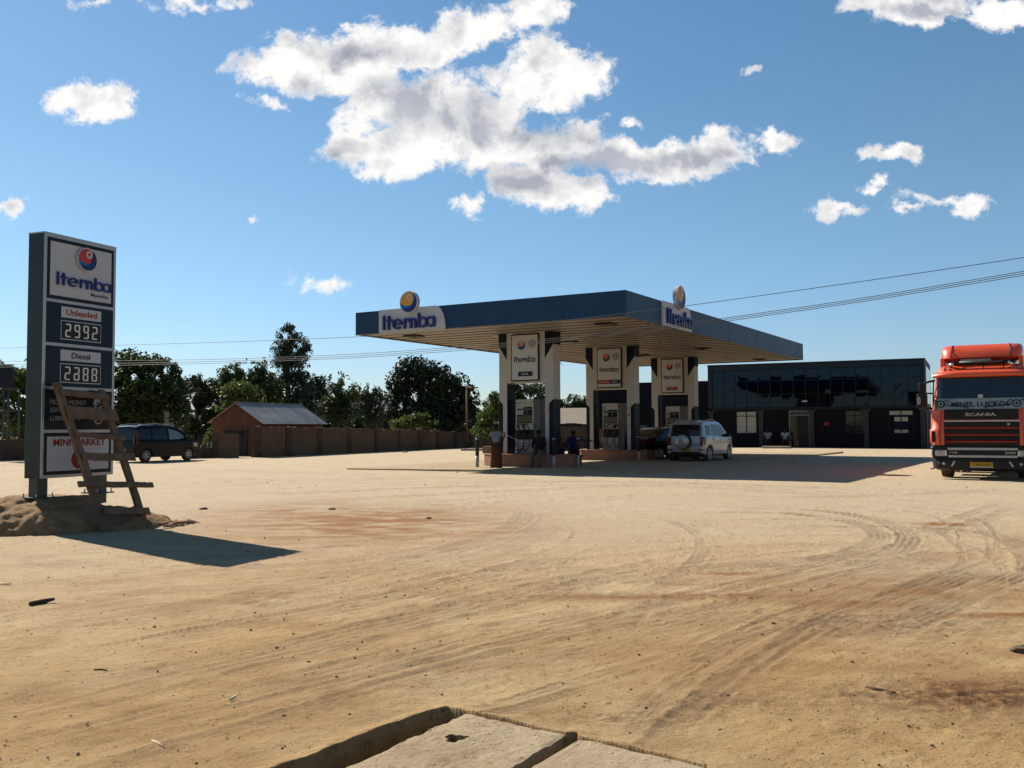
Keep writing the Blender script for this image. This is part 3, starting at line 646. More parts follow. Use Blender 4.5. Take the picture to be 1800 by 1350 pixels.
# ---------------------------------------------------------------- forecourt canopy (local x along the name fascia, y away from the road)
CY = .5338; CN = Vector((3.5869, 29.5476, 0)); CW, CL, ZC, HF = 10.9485, 22.9485, 4.9724, .813
e1 = Vector((-math.cos(CY), math.sin(CY), 0)); e2 = Vector((math.sin(CY), math.cos(CY), 0)); CO = CN+e1*CW     # CO: left front corner
def canopy():
    t = thing('fuel_canopy', 'large flat forecourt canopy with deep blue fascia standing over the fuel pumps', 'canopy', CO, -CY)
    mb = MB(); th = .06
    # fascia: aluminium panels with fine joints, butted at the corners
    def run(n, a, b, fn):
        for i in range(n):
            x0 = a+(b-a)*i/n; x1 = a+(b-a)*(i+1)/n; fn(x0+.004, x1-.004)
    run(5, 0, CW, lambda p, q: mb.box(p, q, 0, th, ZC, ZC+HF, M_navy))
    run(11, th+.01, CL-th-.01, lambda p, q: mb.box(CW-th, CW, p, q, ZC, ZC+HF, M_navy))
    run(11, th+.01, CL-th-.01, lambda p, q: mb.box(0, th, p, q, ZC, ZC+HF, M_navy))
    run(5, 0, CW, lambda p, q: mb.box(p, q, CL-th, CL, ZC, ZC+HF, M_navy))
    mb.box(th+.002, CW-th-.002, th+.002, CL-th-.002, ZC+.3, ZC+HF-.06, M_edge)
    mb.build('fascia', t)
    mb = MB(); w = .2; n = int((CL-2*th-.1)/w)
    for i in range(n): mb.box(th+.01, CW-th-.01, .1+i*w, .1+i*w+w-.04, ZC+.014, ZC+.020, M_ceil)
    mb.box(th+.005, CW-th-.005, th+.01, CL-th-.01, ZC+.030, ZC+.09, M_joint)
    k_ = .9
    while k_ < CL-.5: mb.box(th+.02, CW-th-.02, k_, k_+.06, ZC-.012, ZC+.0135, M_joint); k_ += .8
    # edge gutter trim under the fascia
    mb.box(-.012, CW+.012, -.012, .10, ZC-.03, ZC-.002, M_joint); mb.box(CW-.10, CW+.012, .102, CL+.012, ZC-.03, ZC-.002, M_joint)
    mb.box(-.012, .10, .102, CL+.012, ZC-.03, ZC-.002, M_joint); mb.box(.102, CW-.102, CL-.1, CL+.012, ZC-.03, ZC-.002, M_joint)
    mb.build('ceiling', t)
    def cloc(px, py):
        p = G(px, py, ZC)-CO; return p.dot(-e1), p.dot(e2)
    for px, py in ((728,590),(1000,600),(1065,569),(1131,624),(1335,631),(960,637),(1235,612)):
        u, v = cloc(px, py); b = MB(); b.box(u-.3, u+.3, v-.3, v+.3, ZC-.045, ZC+.01, M_black, .01); b.box(u-.25, u+.25, v-.25, v+.25, ZC-.052, ZC-.046, M_gls); b.build('ceiling_light', t)
    for px, py in ((1160,596),(1275,622),(985,633)):
        u, v = cloc(px, py); b = MB(); b.tube([(u, v, ZC), (u+.02, v, ZC-.16), (u+.08, v+.02, ZC-.25), (u+.1, v, ZC-.2)], .012, M_black, 6); b.build('loose_cable', t)
    # name panel on the front
    def panel(x0, x1, ylocal, T, name):
        b = MB(); b.T = T
        z0, z1 = ZC-.035, ZC+HF+.01; hh = z1-z0; L_ = x1-x0
        p = [(x0+.05, z0), (x1-.03, z0), (x1, z0+.05)]+[(x1-.42+.42*math.cos(a), z0+.05+(hh-.05)*math.sin(a)) for a in np.linspace(.06, 1.5, 14)]+[(x0+.03, z1), (x0, z1-.05), (x0, z0+.05)]
        b.prism(p, ylocal-.07, ylocal, M_lwhite); o = b.build(name, t)
        return o
    def letters(x0, x1, zb, xh, y, T, par):
        b = MB(); b.T = T; itemba(b, x0, x1, zb, xh, y, M_lblue, .09); b.build('lettering', par)
    I4 = Matrix.Identity(4); oo = CO
    a0, _ = onplane(oo, -e1, 668, 570); a1, _ = onplane(oo, -e1, 784, 570)
    par = panel(a0, a1, 0, I4, 'name_panel')
    l0, _ = onplane(oo, -e1, 677, 570); l1, _ = onplane(oo, -e1, 768, 565)
    letters(l0, l1, ZC+.07, .37, -.07, I4, par)
    b = MB(); ex, ez = onplane(oo, -e1, 723, 532); emblem(b, ex, ez, .40, -.02, M_navy, M_orange, M_mid, M_deep, M_lwhite, .14); b.build('emblem', t)
    # and on the side facing the yard: local frame turned a quarter
    Ts = Matrix.Translation((CW, 0, 0)) @ Matrix.Rotation(R(90), 4, 'Z')
    a0, _ = onplane(CN, e2, 1162, 560); a1, _ = onplane(CN, e2, 1213, 560)
    par = panel(a0, a1, 0, Ts, 'name_panel')
    l0, _ = onplane(CN, e2, 1168, 560); l1, _ = onplane(CN, e2, 1211.5, 575)
    letters(l0, l1, ZC+.07, .38, -.07, Ts, par)
    b = MB(); b.T = Ts; ex, ez = onplane(CN, e2, 1189, 524); emblem(b, ex, ez, .43, -.02, M_navy, M_orange, M_mid, M_deep, M_lwhite, .16); b.build('emblem', t)
    # small dome camera near the first pylon
    u, v = cloc(873, 582); b = MB(); b.tube([(u, v, ZC), (u, v, ZC-.12)], .02, M_white, 8); b.lathe([(0, -.06), (.05, -.04), (.07, 0), (.05, .02), (0, .02)], M_white, 14, 'Z', Matrix.Translation((u, v, ZC-.14))); b.tube([(u-.12, v-.08, ZC-.17), (u+.04, v+.02, ZC-.14)], .035, M_white, 8); b.build('security_camera', t)
canopy()

# paved apron under it, hardly higher than the yard
def apron():
    P = [G(608, 826), G(1130, 832.5), G(1290, 816), G(1440, 800.5)]; far = P[0]+e2*22; far2 = P[3]+e2*6
    poly = P+[far2, far]
    mb = MB(); n = len(poly)
    pts = []
    for i in range(n):
        a = poly[i]; b = poly[(i+1) % n]; m = max(2, int((b-a).length/.25))
        for k in range(m):
            p = a+(b-a)*k/m; pts.append((p.x+.03*random.Random(i*99+k).uniform(-1, 1), p.y+.03*random.Random(i*77+k).uniform(-1, 1)))
    m = len(pts); mb.add([(x, y, .055) for x, y in pts]+[(x, y, -.1) for x, y in pts], [tuple(range(m))]+[(i, m+i, m+(i+1) % m, (i+1) % m) for i in range(m)], ground_material('dusty_apron', False, ((.35, .265, .16), (.29, .215, .135), (.385, .31, .21))))
    tag(mb.build('paved_apron'), kind='structure')
apron()
ZA = .055

PU = 5.2431; PP = (2.8168, 10.1813, 17.7289); PW = 2.2875; ZI = .50; PD = .55
def ploc(i): return CN+e1*PU+e2*PP[i]
def islands():
    lab = ['low reddish tiled pump island nearest the road, with people sitting on it', 'low reddish tiled pump island in the middle of the three', 'low reddish tiled pump island farthest back, behind the silver car']
    for i in range(3):
        c = ploc(i)+e2*(PD/2-.02)
        t = thing('pump_island', lab[i], 'plinth', c, -CY, 'tiled pump islands')
        hx, hy, cx, cy = 1.75, .80, .62, .45
        p = [(-hx, -hy+cy), (-hx+cx, -hy), (hx-cx, -hy), (hx, -hy+cy), (hx, hy-cy), (hx-cx, hy), (-hx+cx, hy), (-hx, hy-cy)]
        mb = MB(); n = 8; q = [(x*1.0, y*1.0) for x, y in p]
        mb.add([(x, y, 0) for x, y in q]+[(x, y, ZI-.04) for x, y in q], [(k, (k+1) % n, n+(k+1) % n, n+k) for k in range(n)], M_tile)
        mb.build('side_cladding', t)
        mb = MB(); s = 1.015; mb.add([(x*s, y*s*1.01, ZI-.04) for x, y in p]+[(x*s, y*s*1.01, ZI) for x, y in p], [tuple(reversed(range(n))), tuple(range(n, 2*n))]+[(k, (k+1) % n, n+(k+1) % n, n+k) for k in range(n)], M_tile)
        mb.build('top_slab', t)
islands()

def portal(i, label):
    c = ploc(i); t = thing('sign_pylon', label, 'pylon', c, -CY, 'white sign pylons carrying the canopy')
    h = PW/2; D_ = PD
    # px -> local on the front plane of pylon 1
    o0 = ploc(0)-(-e1)*0; L = lambda px, py: onplane(ploc(0), -e1, px, py)
    def X(cx): return L(600+cx/3.648, 650)[0]
    def Z(cx, cy): return L(600+cx/3.648, 480+cy/3.648)[1]
    xo0, xo1 = X(1062), X(1305)                                # opening
    zt = Z(1180, 703); zs = ZI
    ch0 = Z(1036, 490); ch1 = Z(1062, 555); xb0 = X(1036); xb1 = X(1330)
    top = ZC+.01
    body = MB()
    # legs: white upper, narrowing at a sloping shoulder
    zsh0 = Z(1012, 815); zsh1 = Z(1036, 842)
    body.prism([(xb0, zs), (xo0, zs), (xo0, zt), (xo1, zt), (xo1, zs), (xb1, zs), (xb1, zsh1), (h, zsh0), (h, top), (-h, top), (-h, zsh0), (xb0, zsh1)], 0, D_, M_white)
    body.build('frame', t)
    # dark cladding: outer lower flanks, and the shaped corners at the top (proud of the white)
    for s, nm in ((-1, 'lower_cladding'), (1, 'lower_cladding')):
        b = MB(); xb = xb0 if s < 0 else xb1
        b.prism([(s*h, zs), (xb+s*.004, zs), (xb+s*.004, zsh1-.004), (s*h, zsh0-.006)], .004, D_-.004, M_grey); b.build(nm, t)
    for s in (-1, 1):
        b = MB(); xi = X(1062)-.01 if s < 0 else X(1305)+.01; xo = s*(h+.012); zo, zi = Z(1010, 490), Z(1062, 555)
        b.prism([(xo, top-.015), (xi, top-.015), (xi, zi), (xo, zo+.12), (xo, zo+.12)][:4], -.014, D_+.014, M_grey if s < 0 else M_dblue); b.build('corner_cladding', t)
    # dark lining of the opening
    b = MB(); b.box(xo0+.002, xo0+.02, .004, D_-.004, zs, zt-.03, M_dblue); b.box(xo1-.02, xo1-.002, .004, D_-.004, zs, zt-.03, M_dblue); b.build('lining', t)
    # lit box sign
    sx0, sx1 = X(1096), X(1272); sz1 = min(Z(1180, 384), ZC-.06); sz0 = Z(1180, 693)
    b = MB(); b.box(sx0, sx1, -.075, -.002, sz0, sz1, M_edge, .008); fr = b.build('sign_frame', t)
    b = MB(); b.box(sx0+.04, sx1-.04, -.083, -.075, sz0+.045, sz1-.045, M_lwhite); b.build('sign_face', fr)
    y = -.083; w = sx1-sx0; hgt = sz1-sz0
    b = MB(); emblem(b, sx0+w*.38, sz0+hgt*.76, w*.155, y, M_navy, M_red, M_mid, M_deep, M_lwhite, .006)
    b.build('emblem', fr)
    b = MB(); cx, cz, r = sx0+w*.77, sz0+hgt*.785, w*.125
    disc(b, cx, cz, r, y-.008, y, M_ink, 30); disc(b, cx, cz, r*.84, y-.012, y, M_lwhite, 30); word(b, '24', cx-r*.62, cx+r*.62, cz-r*.12, r*.66, y-.012, M_ink, .003, .02); b.box(cx-r*.45, cx+r*.45, y-.015, y-.012, cz-r*.5, cz-r*.32, M_ink)
    b.build('round_mark', fr)
    b = MB(); itemba(b, sx0+w*.12, sx1-w*.12, sz0+hgt*.40, hgt*.088, y, M_ink, .012); b.build('lettering', fr)
    b = MB()
    if i == 0:
        b.box(sx0+w*.26, sx1-w*.22, y-.008, y, sz0+hgt*.1, sz0+hgt*.2, M_plate); word(b, 'DIESEL', sx0+w*.38, sx1-w*.36, sz0+hgt*.13, hgt*.042, y-.008, M_lwhite, .003)
    elif i == 1:
        b.box(sx0+.05, sx0+w*.54, y-.008, y, sz0+hgt*.1, sz0+hgt*.2, M_redtext); b.box(sx0+w*.54+.002, sx1-.05, y-.008, y, sz0+hgt*.1, sz0+hgt*.2, M_plate)
        word(b, 'UNLEADED', sx0+.09, sx0+w*.50, sz0+hgt*.13, hgt*.04, y-.008, M_lwhite, .003); word(b, 'DIESEL', sx0+w*.6, sx1-w*.14, sz0+hgt*.13, hgt*.04, y-.008, M_lwhite, .003)
    else:
        b.box(sx0+w*.24, sx1-w*.26, y-.008, y, sz0+hgt*.08, sz0+hgt*.18, M_redtext); word(b, 'UNLEADED', sx0+w*.3, sx1-w*.32, sz0+hgt*.11, hgt*.04, y-.008, M_lwhite, .003)
    b.build('fuel_plate', fr)
    if i == 2:
        b = MB(); T = Matrix.Translation((sx1-w*.2, y-.01, sz0+hgt*.27)) @ Matrix.Rotation(R(38), 4, 'Y'); b.box(-.13, .13, -.003, .003, -.02, .02, M_lwhite, T=T); b.build('torn_tape', fr)
    # notices taped to the legs
    M_paper = mat('notice_paper', (.62, .45, .45), .8)
    b = MB()
    if i == 0: b.box(xo1+.0, xo1+.17, -.016, -.002, 2.02, 2.16, M_paper); b.box(xo1+.09, xo1+.13, -.019, -.016, 2.05, 2.12, M_redtext)
    elif i == 1: b.box(xo1+.03, xo1+.17, -.016, -.002, 1.85, 2.15, M_paper); b.box(xo1+.05, xo1+.15, -.019, -.016, 1.97, 2.03, M_redtext)
    else: b.box(xo1+.03, xo1+.15, -.016, -.002, 2.0, 2.2, M_paper)
    b.build('notice', t)
    if i == 0:
        b = MB(); b.box(xb0+.03, xb0+.09, -.012, -.002, 1.08, 1.3, M_redtext); b.build('red_tape', t)
    return t
portal(0, 'white sign pylon nearest the road, its sign reading DIESEL on one dark plate')
portal(1, 'white sign pylon in the middle, with a red and a dark plate under the name')
portal(2, 'white sign pylon farthest back, with one red plate under the name')

# ---------------------------------------------------------------- fuel pumps
M_pump = mat('pump_white', (.40, .40, .38), .35, var=.08, scale=4, dust=.5)
M_pgrey = mat('pump_side', (.10, .115, .12), .4, var=.15)
M_pred = mat('nozzle_red', (.22, .015, .015), .4)
def pump(i, label, hoses):
    base = ploc(i); X0 = onplane(ploc(0)+e2*.3, -e1, 908, 760)[0]; X1 = onplane(ploc(0)+e2*.3, -e1, 939.5, 760)[0]
    w = X1-X0; cx = (X0+X1)/2 if i == 0 else -.10
    c = base+(-e1)*cx+e2*(.22); t = thing('fuel_pump', label, 'fuel pump', Vector((c.x, c.y, ZI)), -CY, 'fuel pumps in the pylon openings')
    h = w/2; z = lambda f: f*2.02; Dp = .52
    b = MB(); b.box(-h, h, 0, Dp, 0, z(.26), M_pump, .015)
    for k in range(4): b.box(-h+.05, h-.05, -.006, 0, z(.03+.05*k), z(.035+.05*k)+.004, M_pgrey)
    b.build('lower_cabinet', t)
    b = MB(); b.box(-h+.02, h-.02, .06, Dp-.06, z(.262), z(.44), M_black, .01); b.build('nozzle_bay', t)
    b = MB(); b.box(-h, h, 0, Dp, z(.442), z(.56), M_pump, .012); b.box(-h+.06, -h+.16, -.008, 0, z(.47), z(.53), M_black); b.box(-.08, .04, -.01, 0, z(.465), z(.545), M_black); b.box(-.05, .01, -.013, -.01, z(.48), z(.53), M_silver); b.box(.12, h-.06, -.008, 0, z(.47), z(.53), M_lwhite if i == 0 else M_black); b.build('keypad_panel', t)
    b = MB(); b.box(-h+.015, h-.015, .05, Dp-.05, z(.562), z(.72), M_black, .01); b.box(-h+.07, h-.07, .04, .05, z(.58), z(.70), M_gls)
    for r_ in range(2):
        word(b, '21.300' if r_ == 0 else '3 500', -h*.35, h*.45, z(.655-.05*r_), .045, .04, M_steel, .003)
    b.build('display', t)
    for s in (-1, 1):
        b = MB(); b.box(s*h-s*.05, s*h, .02, Dp, z(.562), z(.93), M_silver if i == 0 else M_pump, .01); b.build('side_post', t)
    b = MB(); b.box(-h, h, 0, Dp, z(.931), z(1.0), M_pump, .02); b.box(-h+.12, h-.04, .03, .09, z(.86), z(.925), M_pump, .01); b.build('header', t)
    b = MB(); b.box(-.02, .02, .2, .25, z(.722), z(.93), M_pgrey); b.box(-h+.06, h-.06, .2, .26, z(.80), z(.83), M_pgrey); b.build('hose_mast', t)
    b = MB(); b.box(h+.002, h+.27, .04, Dp-.02, 0, z(1.0), M_pgrey, .01); b.build('side_cabinet', t)
    for k, (hx, s) in enumerate(hoses):
        b = MB(); pts = [(hx, -.0, z(.45)), (hx-.02*s, -.10, z(.52)), (hx+.1*s, -.16, z(.56)), (hx+.24*s, -.14, z(.5)), (hx+.30*s, -.12, z(.32)), (hx+.22*s, -.12, z(.12)), (hx+.08*s, -.12, z(.03)), (hx-.02*s, -.1, z(.12)), (hx-.0*s, -.06, z(.3)), (hx, -.02, z(.36))]
        q = [Vector(p) for p in pts]
        for _ in range(3):
            r_ = [q[0]]
            for a_, b_ in zip(q, q[1:]): r_ += [a_*.75+b_*.25, a_*.25+b_*.75]
            q = r_+[q[-1]]
        b.tube(q, .017, M_rubber, 8); b.build('hose', t)
        b = MB(); b.tube([(hx, .03, z(.40)), (hx, -.05, z(.40)), (hx, -.07, z(.33))], [.02, .024, .016], M_black, 8); b.box(hx-.025, hx+.025, -.08, .0, z(.36), z(.43), M_pred, .012); b.build('nozzle', t)
pump(0, 'fuel pump in the opening of the pylon nearest the road, black hose looping in front', [(.02, 1), (-.22, 1)])
pump(1, 'fuel pump in the opening of the middle pylon, hoses hanging on both sides', [(-.24, -1), (.24, 1), (-.1, 1)])
pump(2, 'fuel pump in the opening of the farthest pylon, partly hidden by the silver car', [(-.22, -1), (.22, 1)])

# ---------------------------------------------------------------- bollards
M_bblack = mat('bollard_black', (.02, .02, .02), .5, dust=.4)
def bollard(px, py, label, Dz=1.12):
    p = G(px, py); t = thing('bollard', label, 'bollard', (p.x, p.y, 0), 0, 'black and white bollards by the pump islands')
    b = MB(); b.lathe([(0, 0), (.065, 0), (.065, .46), (0, .46)], M_white, 16); b.build('lower_band', t)
    b = MB(); b.lathe([(0, .461), (.067, .461), (.067, Dz-.03), (.05, Dz), (0, Dz)], M_bblack, 16); b.build('post', t)
    b = MB(); b.lathe([(0, Dz-.075), (.0695, Dz-.075), (.0695, Dz-.045), (0, Dz-.045)], M_lwhite, 16); b.build('reflective_ring', t)
bollard(839, 823.5, 'black and white bollard standing alone left of the nearest pump island')
bollard(973.5, 824, 'bollard in front of the nearest pump island, just right of the man in black')
bollard(1016, 822.5, 'bollard at the right end of the nearest island, by the man in blue')
bollard(1123.5, 812, 'bollard at the right end of the middle pump island')
bollard(1152, 809.5, 'left one of the two bollards in front of the black car')
bollard(1160, 809, 'right one of the two bollards in front of the black car')

# small things on and around the islands
def extras():
    p = ploc(0)+(-e1)*(-.42)+e2*.05; b = MB(); b.lathe([(0, 0), (.06, 0), (.06, .2), (.03, .24), (.03, .27), (0, .27)], M_lwhite, 16, T=Matrix.Translation((p.x, p.y, ZI))); b.lathe([(.0615, .12), (.0615, .17)], M_redtext, 16, T=Matrix.Translation((p.x, p.y, ZI)))
    tag(b.build('oil_can'), 'small white can with a red band standing on the nearest pump island', 'can')
    a = ploc(0)+(-e1)*(-.95)+e2*(-.03)+Vector((0, 0, 1.27)); c = ploc(0)+(-e1)*(.0)+e2*(-.35)+Vector((0, 0, .98)); b = MB(); b.tube([a, (a+c)/2+Vector((0, 0, -.03)), c], .008, M_lwhite, 6); tag(b.build('barrier_cord'), 'thin white cord slanting from the left pylon leg across the nearest pump', 'cord')
    # payment cabinet on a post
    q = G(1128, 797); t = thing('payment_cabinet', 'grey metal cabinet on a post between the middle and the farthest pylon', 'cabinet', (q.x, q.y, 0), -CY-.1)
    b = MB(); b.box(-.05, .05, -.05, .05, 0, .8, M_steel); b.box(-.2, .2, -.15, .15, 0, .03, M_steel); b.build('post', t)
    b = MB(); b.box(-.29, .24, -.16, .16, .78, 1.52, M_steel, .02); b.box(-.31, .26, -.18, .18, 1.522, 1.55, M_steel, .01); b.build('housing', t)
    b = MB(); b.box(-.16, .08, -.172, -.161, 1.05, 1.42, M_gls, .004); b.build('screen', t)
    # low kerb and block beyond the nearest island
    k = G(836, 793); b = MB(); b.box(-.95, .95, -.12, .12, 0, .16, M_conc, .02, T=Matrix.Translation((k.x, k.y, 0)) @ Matrix.Rotation(-.2, 4, 'Z')); tag(b.build('kerb_block'), 'low concrete kerb lying beyond the single bollard', 'kerb')
    k = G(860, 797); b = MB(); b.box(-.35, .35, -.2, .2, .0, .42, M_tile, .015, T=Matrix.Translation((k.x, k.y, 0)) @ Matrix.Rotation(-.5, 4, 'Z')); tag(b.build('brick_planter'), 'small brown block behind the standing man', 'block')
extras()

# ---------------------------------------------------------------- price sign
SO = Vector((-6.8437, 13.7233, 0)); SYAW = 1.1786; SWd, SD, SB, ST = 1.3589, .3263, .7456, 4.3483
sg1 = Vector((math.cos(SYAW), math.sin(SYAW), 0))
M_sside = mat('sign_side', (.018, .042, .055), .3, var=.3, scale=2.5, coat=0)
M_sdark = mat('sign_dark_face', (.012, .027, .050), .35, var=.12, spec=.12)
M_sblk = mat('sign_black_face', (.014, .019, .026), .35, var=.12, spec=.12)
M_glyph = mat('pale_lettering', (.34, .35, .36), .5)
def pricesign():
    t = thing('price_sign', 'tall dark blue price sign with white name board and two fuel prices', 'sign', SO, SYAW)
    P = lambda cx, cy, s=2.1417, ox=0, oy=380: onplane(SO, sg1, ox+cx/s, oy+cy/s)
    w = SWd; b = MB(); b.box(.0, w, .012, SD, SB, ST, M_sside, .006); b.build('cabinet', t)
    rows = [P(172, 78)[1], P(172, 312)[1], P(168, 478)[1], P(165, 644)[1], P(162, 810)[1], SB]
    zs = [ST, rows[1], rows[2], rows[3], rows[4], SB]
    b = MB(); e = .045
    b.box(0, e, 0, .012, SB, ST, M_silver); b.box(w-e, w, 0, .012, SB, ST, M_silver)
    for z in zs: b.box(e, w-e, 0, .012, max(SB, min(ST-e, z-e/2)), max(SB+e, min(ST, z+e/2)), M_silver)
    b.build('trim_frame', t)
    faces = []
    for k in range(5):
        z1 = zs[k]-(e if k == 0 else e/2); z0 = zs[k+1]+(e if k == 4 else e/2)
        b = MB(); m = (M_edge, M_sdark, M_sdark, M_sblk, M_edge)[k]
        b.box(e+.002, w-e-.002, -.002, .011, z0+.002, z1-.002, m)
        if k in (0, 4): b.box(e+.055, w-e-.055, -.006, -.002, z0+.055, z1-.055, M_lwhite)
        faces.append(b.build(('name_board', 'price_board', 'price_board', 'services_board', 'shop_board')[k], t))
    q = 6.75; Q = lambda cx, cy: P(cx, cy, q, 60, 400)
    # name, badge, place
    cx, cz = Q(607, 385); b = MB(); emblem(b, cx, cz, .185, -.012, M_navy, M_red, M_mid, M_deep, M_lwhite, .03); b.build('emblem', faces[0])
    x0, z0 = Q(258, 680); x1, z1 = Q(900, 775); b = MB(); itemba(b, x0, x1, (z0+z1)/2, .137, -.012, M_lblue, .022); b.build('lettering', faces[0])
    x0, z0 = Q(668, 825); x1, z1 = Q(872, 850); b = MB(); word(b, 'Mpemba', x0, x1, (z0+z1)/2+.005, .055, -.006, M_ink, .003, .01); b.build('place_name', faces[0])
    SEG = {'2': 'abged', '9': 'abcdfg', '3': 'abgcd', '8': 'abcdefg'}
    SEG['x'] = 'abgcde'                                      # the third style of digit on the lower row: open at the upper left
    def digits(face, s, x0, x1, z0, z1):
        b = MB(); b.box(x0, x1, -.010, -.003, z0, z1, M_silver); b.box(x0+.014, x1-.014, -.014, -.010, z0+.014, z1-.014, M_black); b.build('display_frame', face)
        n = len(s); cw = (x1-x0-.09)/n; dh = (z1-z0)*.70; zb = z0+(z1-z0)*.14; dw = cw*.60; T = .021
        for i, ch in enumerate(s):
            b = MB(); ox = x0+.055+cw*i+cw*.14; g = .012
            seg = {'a': (ox+g, ox+dw-g, zb+dh-T, zb+dh), 'g': (ox+g, ox+dw-g, zb+dh/2-T/2, zb+dh/2+T/2), 'd': (ox+g, ox+dw-g, zb, zb+T),
                   'f': (ox, ox+T, zb+dh/2+g, zb+dh-g), 'b': (ox+dw-T, ox+dw, zb+dh/2+g, zb+dh-g), 'e': (ox, ox+T, zb+g, zb+dh/2-g), 'c': (ox+dw-T, ox+dw, zb+g, zb+dh/2-g)}
            for c in SEG[ch]: a = seg[c]; b.box(a[0]-.003, a[1]+.003, -.018, -.0145, a[2], a[3], M_segs)
            b.build('digit', face)
    def plate(face, s, m, x0, x1, z0, z1, tx0, tx1):
        b = MB(); b.box(x0, x1, -.012, -.003, z0, z1, M_lwhite); b.build('fuel_name_plate', face); b = MB(); word(b, s, tx0, tx1, z0+(z1-z0)*.26, (z1-z0)*.55, -.012, m, .003, .018); b.build('lettering', face)
    x0, _ = Q(318, 1000); x1, _ = Q(788, 1050); _, za = Q(318, 932); _, zb = Q(318, 1062); tx0, _ = Q(375, 1000); tx1, _ = Q(738, 1050)
    plate(faces[1], 'Unleaded', M_redtext, x0, x1, zb, za, tx0, tx1)
    _, za = Q(318, 1095); _, zb = Q(318, 1325); digits(faces[1], '2992', x0-.005, x1+.005, zb, za)
    S = lambda cx, cy: P(cx, cy, 4.82, 60, 580)
    x0, _ = S(220, 220); x1, _ = S(560, 230); _, za = S(220, 165); _, zb = S(220, 258); tx0, _ = S(312, 225); tx1, _ = S(470, 230)
    plate(faces[2], 'Diesel', M_ink, x0, x1, zb, za, tx0, tx1)
    _, za = S(220, 280); _, zb = S(220, 445); digits(faces[2], '2x88', x0-.005, x1+.005, zb, za)
    for s, cy, xe in (('MOBILE MONEY', 628, 442), ('SERVICES', 697, 300), ('LUBRICANTS', 766, 384)):
        x0, z = S(134, cy); x1, _ = S(xe, cy); b = MB(); word(b, s, x0, x1, z, .068, -.003, M_glyph, .003, .0); b.build('lettering', faces[3])
    for cx_, cy_ in ((538, 622), (540, 752)):
        b = MB(); x, z = S(cx_, cy_); disc(b, x, z, .085, -.009, -.003, M_lwhite, 26); crescent(b, x, z, .07, -.02, .03, .062, -.012, -.0091, M_ink); b.box(x-.035, x+.03, -.012, -.0091, z-.005, z+.008, M_ink); b.box(x-.012, x+.004, -.0125, -.0091, z-.03, z+.035, M_ink)
        b.build('round_mark', faces[3])
    x0, z = S(160, 980); x1, _ = S(600, 978); b = MB(); word(b, 'MINI MARKET', x0, x1, z-.005, .105, -.006, M_redtext, .004, .02); b.build('lettering', faces[4])
    x, z = S(380, 1093); b = MB(); disc(b, x, z, .145, -.012, -.006, M_redtext, 36)
    y = -.014
    for pl in ([(-.09, .06), (-.06, .06), (-.03, -.035), (.06, -.035)], [(-.05, .035), (.085, .035), (.065, -.01), (-.035, -.01)]):
        b.tube([(x+a, y, z+c) for a, c in pl], .008, M_lwhite, 5, smooth=False)
    disc(b, x-.02, z-.065, .014, y-.004, y, M_lwhite, 12); disc(b, x+.05, z-.065, .014, y-.004, y, M_lwhite, 12); b.build('trolley_mark', faces[4])
    for a, c in ((.02, .20), (w-.22, w-.04)):
        b = MB(); b.box(a, c, .08, .26, .30, SB, M_steel, .006); b.box(a-.08, c+.08, .0, .34, .455, .475, M_steel)
        for bx in (a-.05, c+.05):
            for by in (.04, .30): b.tube([(bx, by, .46), (bx, by, .53)], .012, M_chrome, 6)
        b.build('post', t)
    b = MB(); b.box(-.004, w+.004, -.004, SD+.004, ST, ST+.02, M_silver); b.build('top_cap', t)
pricesign()

